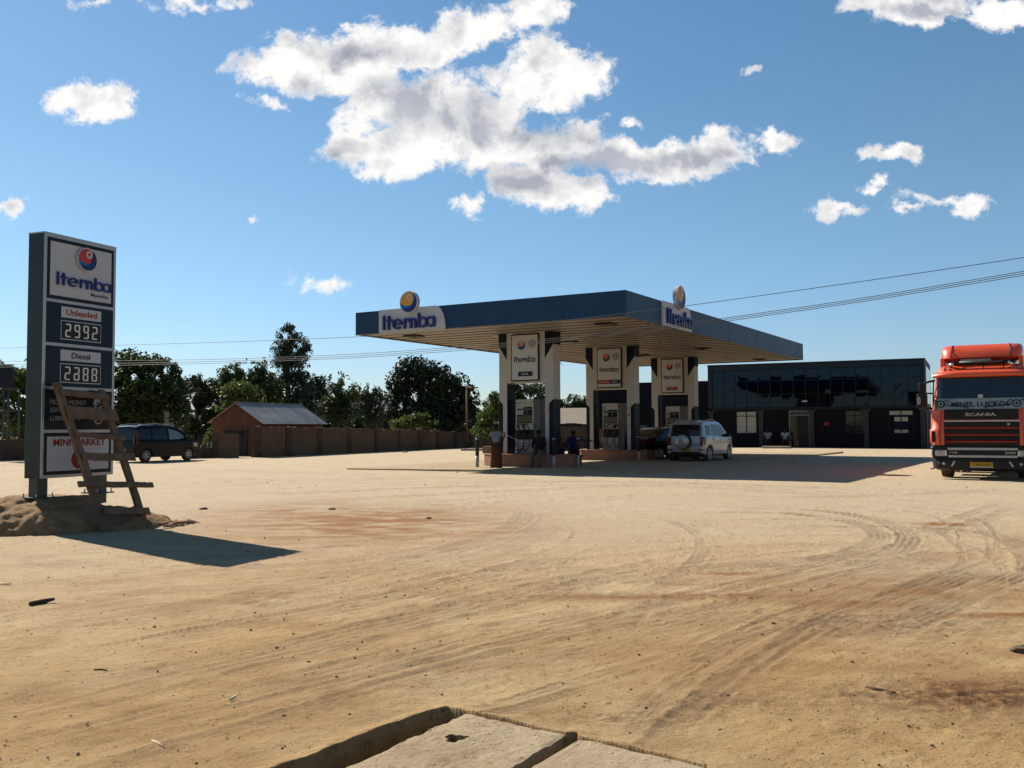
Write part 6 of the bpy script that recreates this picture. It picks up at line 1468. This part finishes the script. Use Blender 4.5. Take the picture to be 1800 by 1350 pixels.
def shed():
    # long side runs off to the right; the gable looks towards the road
    D = 51.5; c0 = W(459, 780, D); c0.z = 0; a = R(22); u = Vector((math.sin(a), math.cos(a), 0)); v = Vector((-u.y, u.x, 0))  # u: along the ridge, v: leftwards across the gable
    t = thing('brick_shed', 'small burnt-brick shed with rusty zinc roof behind the boundary wall', 'shed', c0, math.atan2(u.y, u.x))
    gw = 3.3; ln = 6.0; S = D/F
    ze = 1.80; zr = 2.88; b = MB()
    b.add([(0, 0, 0), (0, gw, 0), (0, gw, ze+.2), (0, gw/2, zr), (0, 0, ze)], [(4, 3, 2, 1, 0)], M_brick); b.add([(ln, 0, 0), (ln, gw, 0), (ln, gw, ze+.2), (ln, gw/2, zr), (ln, 0, ze)], [(0, 1, 2, 3, 4)], M_brick)
    b.add([(0, 0, 0), (ln, 0, 0), (ln, 0, ze), (0, 0, ze)], [(0, 1, 2, 3)], M_brick); b.add([(0, gw, 0), (ln, gw, 0), (ln, gw, ze), (0, gw, ze)], [(3, 2, 1, 0)], M_brick); b.build('wall', t)
    b = MB(); n = 40; vs = []
    for s, (y0, y1, z0, z1) in enumerate(((gw/2, -.28, zr+.04, ze-.07), (gw/2, gw+.28, zr+.04, ze-.0))):
        base = len(vs)
        for k in range(n*2+1):
            x = -.2+(ln+.4)*k/(n*2); w_ = .03*(k % 2); vs += [(x, y0, z0+w_), (x, y1, z1+w_)]
        fs = [(base+2*k, base+2*k+1, base+2*k+3, base+2*k+2) if s else (base+2*k+2, base+2*k+3, base+2*k+1, base+2*k) for k in range(n*2)]
        b.add(vs[base:], [tuple(i-base for i in f) for f in fs], M_tin)
    b.build('roof', t); b = MB(); b.box(-.22, ln+.22, gw/2-.06, gw/2+.06, zr+.075, zr+.1, M_tin); b.build('ridge_cap', t)
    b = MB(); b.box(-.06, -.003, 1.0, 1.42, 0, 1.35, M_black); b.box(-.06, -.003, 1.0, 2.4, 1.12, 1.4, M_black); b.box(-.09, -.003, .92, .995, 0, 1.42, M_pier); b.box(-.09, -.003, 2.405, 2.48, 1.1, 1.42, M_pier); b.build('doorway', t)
    b = MB(); b.box(-.08, -.003, .85, 2.55, 1.425, 1.52, M_pier); b.build('lintel', t)
shed()
def lowwall(name, label, cat, a, b, h, m, th=.2, brk=False):
    A, B_ = G(*a), G(*b); u = (B_-A); L_ = u.length; t = thing(name, label, cat, A, math.atan2(u.y, u.x)); mb = MB(); n = 14; rr = random.Random(int(a[0]))
    for k in range(n): z = h*(1 if not brk else rr.uniform(.55, 1.1)); mb.box(L_*k/n, L_*(k+1)/n-.002, -th/2, th/2, -.05, z, m)
    mb.build('wall_panel', t); return t, L_
t, L_ = lowwall('yard_wall', 'low brown wall with a square pier in front of the brick shed', 'wall', (378, 805), (420, 804.5), 1.22, M_wallb); b = MB(); b.box(-.15, .15, -.16, .16, 0, 1.3, M_pier); b.build('pier', t)
lowwall('broken_wall', 'crumbling low brick wall between the dark van and the brick shed', 'wall', (322, 806), (376, 805), .8, M_pier, .25, True)
lowwall('side_wall', 'dark brown wall at the left edge behind the price sign', 'wall', (-60, 812), (58, 808), 1.02, M_pier, .3)
def house(name, label, px, D, w, d, h, rh, wallm, roofm, a, wins=2):
    c = W(px, 760, D); c.z = 0; t = thing(name, label, 'house', c, a); b = MB(); b.box(-w/2, w/2, -d/2, d/2, 0, h, wallm); b.build('wall', t)
    b = MB(); e = .4; b.add([(-w/2-e, -d/2-e, h), (w/2+e, -d/2-e, h), (w/2+e, d/2+e, h), (-w/2-e, d/2+e, h), (-w/2*.5, 0, h+rh), (w/2*.5, 0, h+rh)], [(0, 1, 5, 4), (1, 2, 5), (2, 3, 4, 5), (3, 0, 4), (3, 2, 1, 0)], roofm); b.build('roof', t)
    for k in range(wins):
        x = -w/2+w*(k+.5)/wins; b = MB(); b.box(x-.5, x+.5, -d/2-.03, -d/2-.002, h*.35, h*.75, M_gls); b.build('window', t)
M_hw = mat('limewash', (.33, .31, .28), .9); M_tilep = mat('pale_roof_tile', (.30, .25, .19), .8, var=.2, bump=.6, bscale=6, stretch=(1, 3, 1)); M_zp = mat('pale_zinc', (.25, .25, .25), .5, .2)
house('house', 'pale house glimpsed between trees above the dark van', 306, 75, 6, 5, 3.0, 1.3, M_hw, M_tin, .2)
house('house', 'house with a pale roof glimpsed left of the big dark tree', 678, 95, 6.5, 7, 3.0, 1.9, M_pier, M_zp, -.3)
house('house', 'house with pale tiled roof seen between the first two pylons', 1006, 78, 8, 6, 1.75, 1.35, M_wallb, M_tilep, -.1)
house('house', 'small pale house behind the trees left of the brick shed', 366, 85, 5, 5, 3.2, 1.6, M_hw, M_zp, .4)
# water tank on the low wall between the pylons
def tank():
    c = W(1003, 770, 60); t = thing('roof_tank', 'flat dark tank standing on the low wall between the first two pylons', 'tank', (c.x, c.y, 0)); b = MB(); b.box(-.75, .75, -.5, .5, 0, 1.55, M_pier, .05); b.build('base', t); b = MB(); b.box(-.7, .7, -.45, .45, 1.56, 1.72, M_tgrey, .04); b.box(-.3, .4, -.3, .3, 1.725, 1.76, M_lwhite, .015); b.build('lid', t)
tank()
def billboard():
    D = 46; a = W(-40, 760, D); S = D/F; t = thing('billboard', 'dark billboard on a steel lattice frame at the left edge', 'billboard', (a.x, a.y, 0))
    X = lambda px: (px+40)*S; Z = lambda py: H+(756.8-py)*S
    b = MB(); b.box(X(-40), X(18), 0, .25, Z(682), Z(642), M_sblk, .02); b.box(X(-40), X(18), -.02, .27, Z(641), Z(642)+.06, M_pier); b.build('panel', t)
    b = MB()
    for px in (-36, -14, 4, 12, 31): b.tube([(X(px), .1, 0), (X(px), .1, Z(683))], .05, M_steel, 6)
    for py in (684, 722, 762): b.tube([(X(-40), .1, Z(py)), (X(32), .1, Z(py))], .04, M_steel, 6)
    for q0, q1, r0, r1 in ((-14, 4, 722, 684), (4, 31, 762, 722)): b.tube([(X(q0), .1, Z(r0)), (X(q1), .1, Z(r1))], .025, M_steel, 6)
    b.build('lattice_frame', t)
billboard()
def lamp_post():
    c = G(821, 788); D = c.y; t = thing('lamp_post', 'thin rusty lamp post with a short arm in front of the big dark tree', 'lamp post', (c.x, c.y, 0)); h = H+(753-682)*D/F
    b = MB(); b.tube([(0, 0, 0), (0, 0, h)], [.09, .07], M_rust, 10); b.build('pole', t); b = MB(); b.tube([(-.1, 0, h), (.55, 0, h+.03)], .055, M_rust, 8); b.build('arm', t); b = MB(); b.box(.5, .85, -.09, .09, h-.02, h+.07, M_steel, .03); b.build('lantern', t)
lamp_post()

# ---------------------------------------------------------------- overhead wires
M_wire = mat('wire', (.05, .05, .055), .6)
def wires():
    Dp = lambda px: 1/(1/31.+(px-640)*1.3e-5)
    L = [[(-700,630),(-300,620),(0,612),(205,607),(420,600.5),(640,592),(900,575),(1190,540),(1500,497),(1800,453),(2100,405)],
         [(-700,634),(-300,636),(0,635),(205,634.5),(420,631),(640,622),(900,603),(1190,571),(1500,527),(1800,477),(2100,422)],
         [(-700,641),(-300,642),(0,640.5),(205,639),(420,634.5),(640,625.5),(900,606),(1190,574),(1500,530),(1800,480.5),(2100,427)],
         [(-700,648),(-300,648),(0,645.5),(205,642.5),(420,637.5),(640,628.5),(900,609.5),(1190,577),(1500,533),(1800,484),(2100,432)]]
    lab = ['highest of the overhead wires crossing in front of the canopy', 'upper one of the three close overhead wires', 'middle one of the three close overhead wires', 'lowest one of the three close overhead wires']
    for k, l in enumerate(L):
        xs = [p[0] for p in l]; ys = [p[1] for p in l]; pts = []
        c = np.polyfit(xs, ys, 5) if False else None
        for px in np.linspace(xs[0], xs[-1], 60):
            # smooth through the sample points
            y = float(np.interp(px, xs, ys)); y = (float(np.interp(px-60, xs, ys))+2*y+float(np.interp(px+60, xs, ys)))/4 if -600 < px < 2000 else y
            pts.append(W(px, y, Dp(px)+.25*k))
        b = MB(); b.tube(pts, .0085, M_wire, 5); tag(b.build('overhead_wire'), lab[k], 'wire', 'overhead wires across the yard')
wires()

# ---------------------------------------------------------------- trees
def leafmat(name, c, c2, tr=.25):
    m = bpy.data.materials.new(name); m.use_nodes = True; nt = m.node_tree; N = nt.nodes; L = nt.links; p = N['Principled BSDF']; p.inputs['Roughness'].default_value = .55; p.inputs['Specular IOR Level'].default_value = .3
    a = N.new('ShaderNodeAttribute'); a.attribute_name = 'tone'; g = N.new('ShaderNodeNewGeometry'); n = N.new('ShaderNodeTexNoise'); n.inputs['Scale'].default_value = .5; n.inputs['Detail'].default_value = 3; L.new(g.outputs['Position'], n.inputs['Vector'])
    ad = N.new('ShaderNodeMath'); ad.operation = 'MULTIPLY_ADD'; L.new(n.outputs['Fac'], ad.inputs[0]); ad.inputs[1].default_value = .9; L.new(a.outputs['Fac'], ad.inputs[2])
    s = N.new('ShaderNodeMapRange'); L.new(ad.outputs[0], s.inputs[0]); s.inputs[1].default_value = .25; s.inputs[2].default_value = 1.2
    mx = N.new('ShaderNodeMix'); mx.data_type = 'RGBA'; L.new(s.outputs[0], mx.inputs[0]); mx.inputs[6].default_value = (*[q*.72 for q in c], 1); mx.inputs[7].default_value = (*[q*.72 for q in c2], 1)
    L.new(mx.outputs[2], p.inputs['Base Color']); t_ = N.new('ShaderNodeBsdfTranslucent'); L.new(mx.outputs[2], t_.inputs[0]); ms = N.new('ShaderNodeMixShader'); ms.inputs[0].default_value = tr
    L.new(p.outputs[0], ms.inputs[1]); L.new(t_.outputs[0], ms.inputs[2]); L.new(ms.outputs[0], N['Material Output'].inputs[0]); return m
LM = dict(dark=leafmat('leaves_dark', (.012, .026, .012), (.035, .06, .02), .12), mid=leafmat('leaves_mid', (.022, .042, .016), (.065, .10, .025), .25), light=leafmat('leaves_light', (.035, .06, .015), (.12, .165, .035), .35), blue=leafmat('leaves_greyish', (.018, .034, .020), (.045, .075, .038), .2))
M_bark = mat('bark', (.10, .075, .05), .9, var=.3, bump=.6, bscale=12)
def leaves(C, Rr, n, size, asp, droop, seed, gap=.35):
    """C: blob centres, Rr: blob radii (rx, ry, rz); n leaf sprays in clumps through the volume"""
    rg = np.random.RandomState(seed); vol = np.array([r[0]*r[2] for r in Rr]); pr = vol/vol.sum(); C = np.array(C); Rr = np.array(Rr)
    nb = rg.choice(len(C), n*2, p=pr); d = rg.normal(size=(n*2, 3)); d /= np.linalg.norm(d, axis=1)[:, None]; rad = rg.rand(n*2)**.5
    rad *= 1+.28*(vnoise(d[:, 0]*3+nb*7.3, d[:, 1]*3+d[:, 2]*4, seed)+.0)*1.6
    P_ = C[nb]+d*Rr[nb]*rad[:, None]; s = float(np.mean(Rr))
    # clumps and holes
    cl = vnoise(P_[:, 0]/.55+P_[:, 1]*.7, P_[:, 2]/.5+P_[:, 1]*.5, seed+3)+.6*vnoise(P_[:, 0]/.22, P_[:, 2]/.22+P_[:, 1], seed+8); keep = cl > np.quantile(cl, gap); P_ = P_[keep][:n]; n = len(P_)
    a = rg.normal(size=(n, 3)); a[:, 2] -= droop; a /= np.linalg.norm(a, axis=1)[:, None]; b = np.cross(a, rg.normal(size=(n, 3))); b /= np.linalg.norm(b, axis=1)[:, None]
    L_ = size*(.6+.8*rg.rand(n))[:, None]; w = L_*asp
    v = np.stack([P_-a*L_*.5, P_+b*w*.5+a*L_*.05, P_+a*L_*.5, P_-b*w*.5+a*L_*.05], 1).reshape(-1, 3)
    return v, n, rg.rand(n)
def tree(name, label, cat, base, C, Rr, lm, n, size, asp=.45, droop=0, trunk=.18, seed=1, gap=.35, group='trees beyond the yard', stems=1):
    base = Vector(base); t = thing(name, label, cat, base, 0, group); Cl = [tuple(Vector(c)-base) for c in C]
    v, n, tone = leaves(Cl, Rr, n, size, asp, droop, seed, gap)
    me = bpy.data.meshes.new('crown'); me.vertices.add(len(v)); me.vertices.foreach_set('co', v.ravel().astype(np.float32)); me.loops.add(n*4); me.loops.foreach_set('vertex_index', np.arange(n*4, dtype=np.int32)); me.polygons.add(n); me.polygons.foreach_set('loop_start', np.arange(n, dtype=np.int32)*4); me.update(calc_edges=True)
    at_ = me.attributes.new('tone', 'FLOAT', 'POINT'); at_.data.foreach_set('value', np.repeat(tone, 4).astype(np.float32)); me.materials.append(LM[lm]); o = bpy.data.objects.new('crown', me); col.objects.link(o); o.parent = t
    rnd = random.Random(seed); b = MB(); top = max(c[2] for c in Cl); cx = sum(c[0] for c in Cl)/len(Cl); cy_ = sum(c[1] for c in Cl)/len(Cl)
    for s in range(stems):
        ox = rnd.uniform(-.5, .5)*(stems > 1); f = [(ox*.4, 0, 0), (ox+cx*.2, cy_*.2, top*.25), (ox+cx*.5+rnd.uniform(-.2, .2), cy_*.5, top*.5), (cx*.8, cy_*.8, top*.8)]; b.tube(f, [trunk, trunk*.8, trunk*.55, trunk*.2], M_bark, 8)
    for c in Cl:
        a = Vector((cx*.35, cy_*.35, top*rnd.uniform(.28, .5))); m_ = (a+Vector(c))/2+Vector((0, 0, rnd.uniform(-.2, .3))); b.tube([a, m_, Vector(c)], [trunk*.45, trunk*.3, trunk*.08], M_bark, 6)
        for k in range(3):
            e = Vector(c)+Vector((rnd.uniform(-1, 1), rnd.uniform(-1, 1), rnd.uniform(-.2, 1)))*.7*Rr[0][0]*.6; b.tube([m_, (m_+e)/2+Vector((0, 0, .1)), e], [trunk*.16, trunk*.1, trunk*.03], M_bark, 5)
    b.build('trunk', t); return t
def ptree(name, label, cat, D, basepx, blobs, lm, dens, size, seed, **kw):
    """blobs in photo pixels at distance D -> metres"""
    S = D/F; C = []; Rr = []; rnd = random.Random(seed)
    for (px, py, rx, ry) in blobs: c = W(px, py, D+rnd.uniform(-.5, .5)*rx*S*.8); C.append(c); Rr.append((rx*S*1.14, max(rx, ry)*S*.85, ry*S*1.1))
    area = sum(r[0]*r[2] for r in Rr); size *= .8; n = int(area*dens*17/(size*size)); b = W(basepx, 760, D); b.z = 0
    return tree(name, label, cat, b, C, Rr, lm, n, size, seed=seed, **kw)
ptree('bushy_tree', 'light green bushy tree behind the billboard and the price sign', 'tree', 56, 40, [(20,690,45,45),(60,675,30,38),(-25,690,50,50),(30,740,50,30),(75,720,28,45),(8,665,30,28)], 'light', 3.4, .30, 11, stems=3)
ptree('bushy_tree', 'big dark rounded tree just right of the price sign', 'tree', 60, 262, [(225,655,40,38),(262,655,45,32),(290,662,30,30),(245,695,60,45),(300,700,34,40),(215,720,40,45),(270,735,55,35),(200,660,25,40),(180,700,40,50)], 'mid', 3.4, .34, 12, gap=.28)
ptree('bushy_tree', 'dark tree of middling height above the dark van', 'tree', 64, 348, [(345,688,22,28),(362,708,24,35),(325,720,26,34),(350,745,34,26),(372,735,20,30)], 'dark', 3.2, .32, 13, stems=2, gap=.38)
ptree('bushy_tree', 'broad mid-green tree left of the tall leaning tree, behind the shed', 'tree', 66, 418, [(402,665,22,22),(425,662,28,24),(450,652,22,22),(395,700,26,30),(430,700,40,34),(465,690,34,34),(410,740,36,25)], 'mid', 3.4, .34, 14)
ptree('bushy_tree', 'bright green shrubby tree standing against the left side of the brick shed', 'tree', 54, 395, [(385,760,16,16),(372,775,12,16),(395,745,12,12),(380,785,14,14)], 'light', 3.2, .22, 15, trunk=.07)
ptree('bushy_tree', 'yellowish green tree rising behind the brick shed roof', 'tree', 60, 425, [(418,690,26,22),(440,700,26,20),(400,705,20,24)], 'light', 2.6, .28, 16, trunk=.12)
ptree('tall_tree', 'tallest tree, leaning and feathery, above the brick shed', 'tree', 70, 500, [(506,594,18,20),(520,610,26,24),(495,622,20,22),(532,620,16,18),(506,648,30,28),(522,665,26,28),(490,680,30,30),(525,695,30,32),(505,725,40,35),(468,705,22,32),(540,720,24,32),(508,577,10,9)], 'blue', 3.3, .36, 17, asp=.28, droop=.9, gap=.36, trunk=.22)
ptree('bushy_tree', 'small round tree right of the tall leaning tree', 'tree', 72, 598, [(597,675,20,20),(610,695,22,26),(585,705,20,28),(600,730,30,26),(575,725,18,26)], 'mid', 3.2, .32, 18, asp=.35, droop=.5)
ptree('bushy_tree', 'slim grey-green tree just left of the big dark tree', 'tree', 76, 650, [(655,690,16,20),(640,705,20,24),(664,715,16,26),(645,735,28,22),(625,720,16,24)], 'blue', 2.9, .32, 19, asp=.3, droop=.6, gap=.42)
ptree('mango_tree', 'big very dark dome-shaped tree left of the canopy pylons', 'tree', 74, 755, [(728,652,34,24),(752,660,36,26),(705,680,28,34),(735,695,45,40),(782,672,30,24),(805,685,30,26),(812,705,28,28),(775,715,48,36),(700,725,26,26),(745,740,50,24),(820,735,26,26),(790,750,40,20)], 'dark', 4.2, .40, 20, asp=.4, gap=.22, trunk=.3)
ptree('low_shrub', 'low olive dome of shrub in front of the big dark tree', 'shrub', 68, 722, [(718,742,20,13),(740,738,18,13),(700,747,14,10),(758,746,12,10)], 'light', 3.6, .24, 21, trunk=.08, gap=.2, group='shrubs along the wall')
ptree('bushy_tree', 'fresh green tree between the big dark tree and the first pylon', 'tree', 66, 862, [(862,735,22,20),(875,712,16,20),(845,755,20,16),(880,745,18,24),(868,698,9,10)], 'light', 3.0, .28, 22, trunk=.12)
ptree('bushy_tree', 'tree whose crown fills the opening of the first pylon', 'tree', 62, 925, [(905,690,26,26),(935,685,26,26),(925,715,34,28),(900,735,26,28),(950,725,24,30),(925,752,34,18)], 'mid', 2.3, .30, 23, gap=.45)
ptree('bushy_tree', 'dark rounded tree between the first and the middle pylon', 'tree', 88, 1012, [(1010,712,20,17),(1025,725,22,22),(995,728,16,18),(1040,712,16,18),(1015,745,34,14)], 'mid', 3.4, .34, 24)
for k, (px, w_, top) in enumerate(((330, 40, 672), (385, 38, 668), (450, 40, 665), (545, 30, 668), (575, 34, 690), (620, 34, 688), (665, 36, 694), (700, 30, 690), (845, 30, 712), (900, 36, 700), (960, 36, 705))):
    rr = random.Random(k+7); bl = [(px+rr.uniform(-.6, .6)*w_, top+10+rr.uniform(0, 58), w_*rr.uniform(.45, .7), rr.uniform(16, 26)) for _ in range(10)]+[(px, top+14, w_*.45, 15)]
    ptree('bushy_tree', 'far tree in the row closing the yard, '+('just left of the brick shed', 'behind the left end of the shed roof', 'behind the middle of the shed roof', 'just right of the tall leaning tree', 'behind the right end of the shed roof', 'second right of the shed', 'third right of the shed', 'touching the big dark tree on its left', 'just right of the big dark tree', 'behind the left leg of the first pylon', 'behind the right leg of the first pylon')[k], 'tree', 92+rr.uniform(-4, 6), px, bl, 'dark' if k % 3 else 'blue', 2.6, .42, 70+k, gap=.25)
# trees and hedge behind the photographer's side, the ones the shop's mirror glass shows
for k, (x, y, h) in enumerate(((14, -26, 7.5), (24, -30, 9), (36, -24, 8), (-6, -34, 8.5), (47, -18, 7), (-22, -30, 8))):
    rr = random.Random(k); C = [(x+rr.uniform(-2, 2), y+rr.uniform(-1.5, 1.5), h*rr.uniform(.4, .8)) for _ in range(7)]
    tree('roadside_tree', 'dark roadside tree on the near side of the road, out of the picture', 'tree', (x, y, 0), C, [(2.6, 2.4, 2.0)]*7, 'dark', 5000, .55, seed=50+k, group='roadside trees behind the viewpoint')
# far belt of woodland closing the horizon
def belt():
    rg = np.random.RandomState(3); C = []; Rr = []
    for k in range(150):
        a = -.75+1.5*k/150; D = rg.uniform(125, 170); C.append((math.tan(a)*D, D, rg.uniform(.6, 2.2))); Rr.append((rg.uniform(3, 6), 3, rg.uniform(1.2, 2.6)))
    v, n, tone = leaves(C, Rr, 60000, .8, .5, 0, 9, .2); me = bpy.data.meshes.new('distant_woods'); me.vertices.add(len(v)); me.vertices.foreach_set('co', v.ravel().astype(np.float32)); me.loops.add(n*4); me.loops.foreach_set('vertex_index', np.arange(n*4, dtype=np.int32)); me.polygons.add(n); me.polygons.foreach_set('loop_start', np.arange(n, dtype=np.int32)*4); me.update(calc_edges=True)
    at_ = me.attributes.new('tone', 'FLOAT', 'POINT'); at_.data.foreach_set('value', np.repeat(tone, 4).astype(np.float32)); me.materials.append(LM['mid']); o = bpy.data.objects.new('distant_woods', me); col.objects.link(o); tag(o, 'far low woodland on the horizon', 'woods', kind='stuff')
belt()
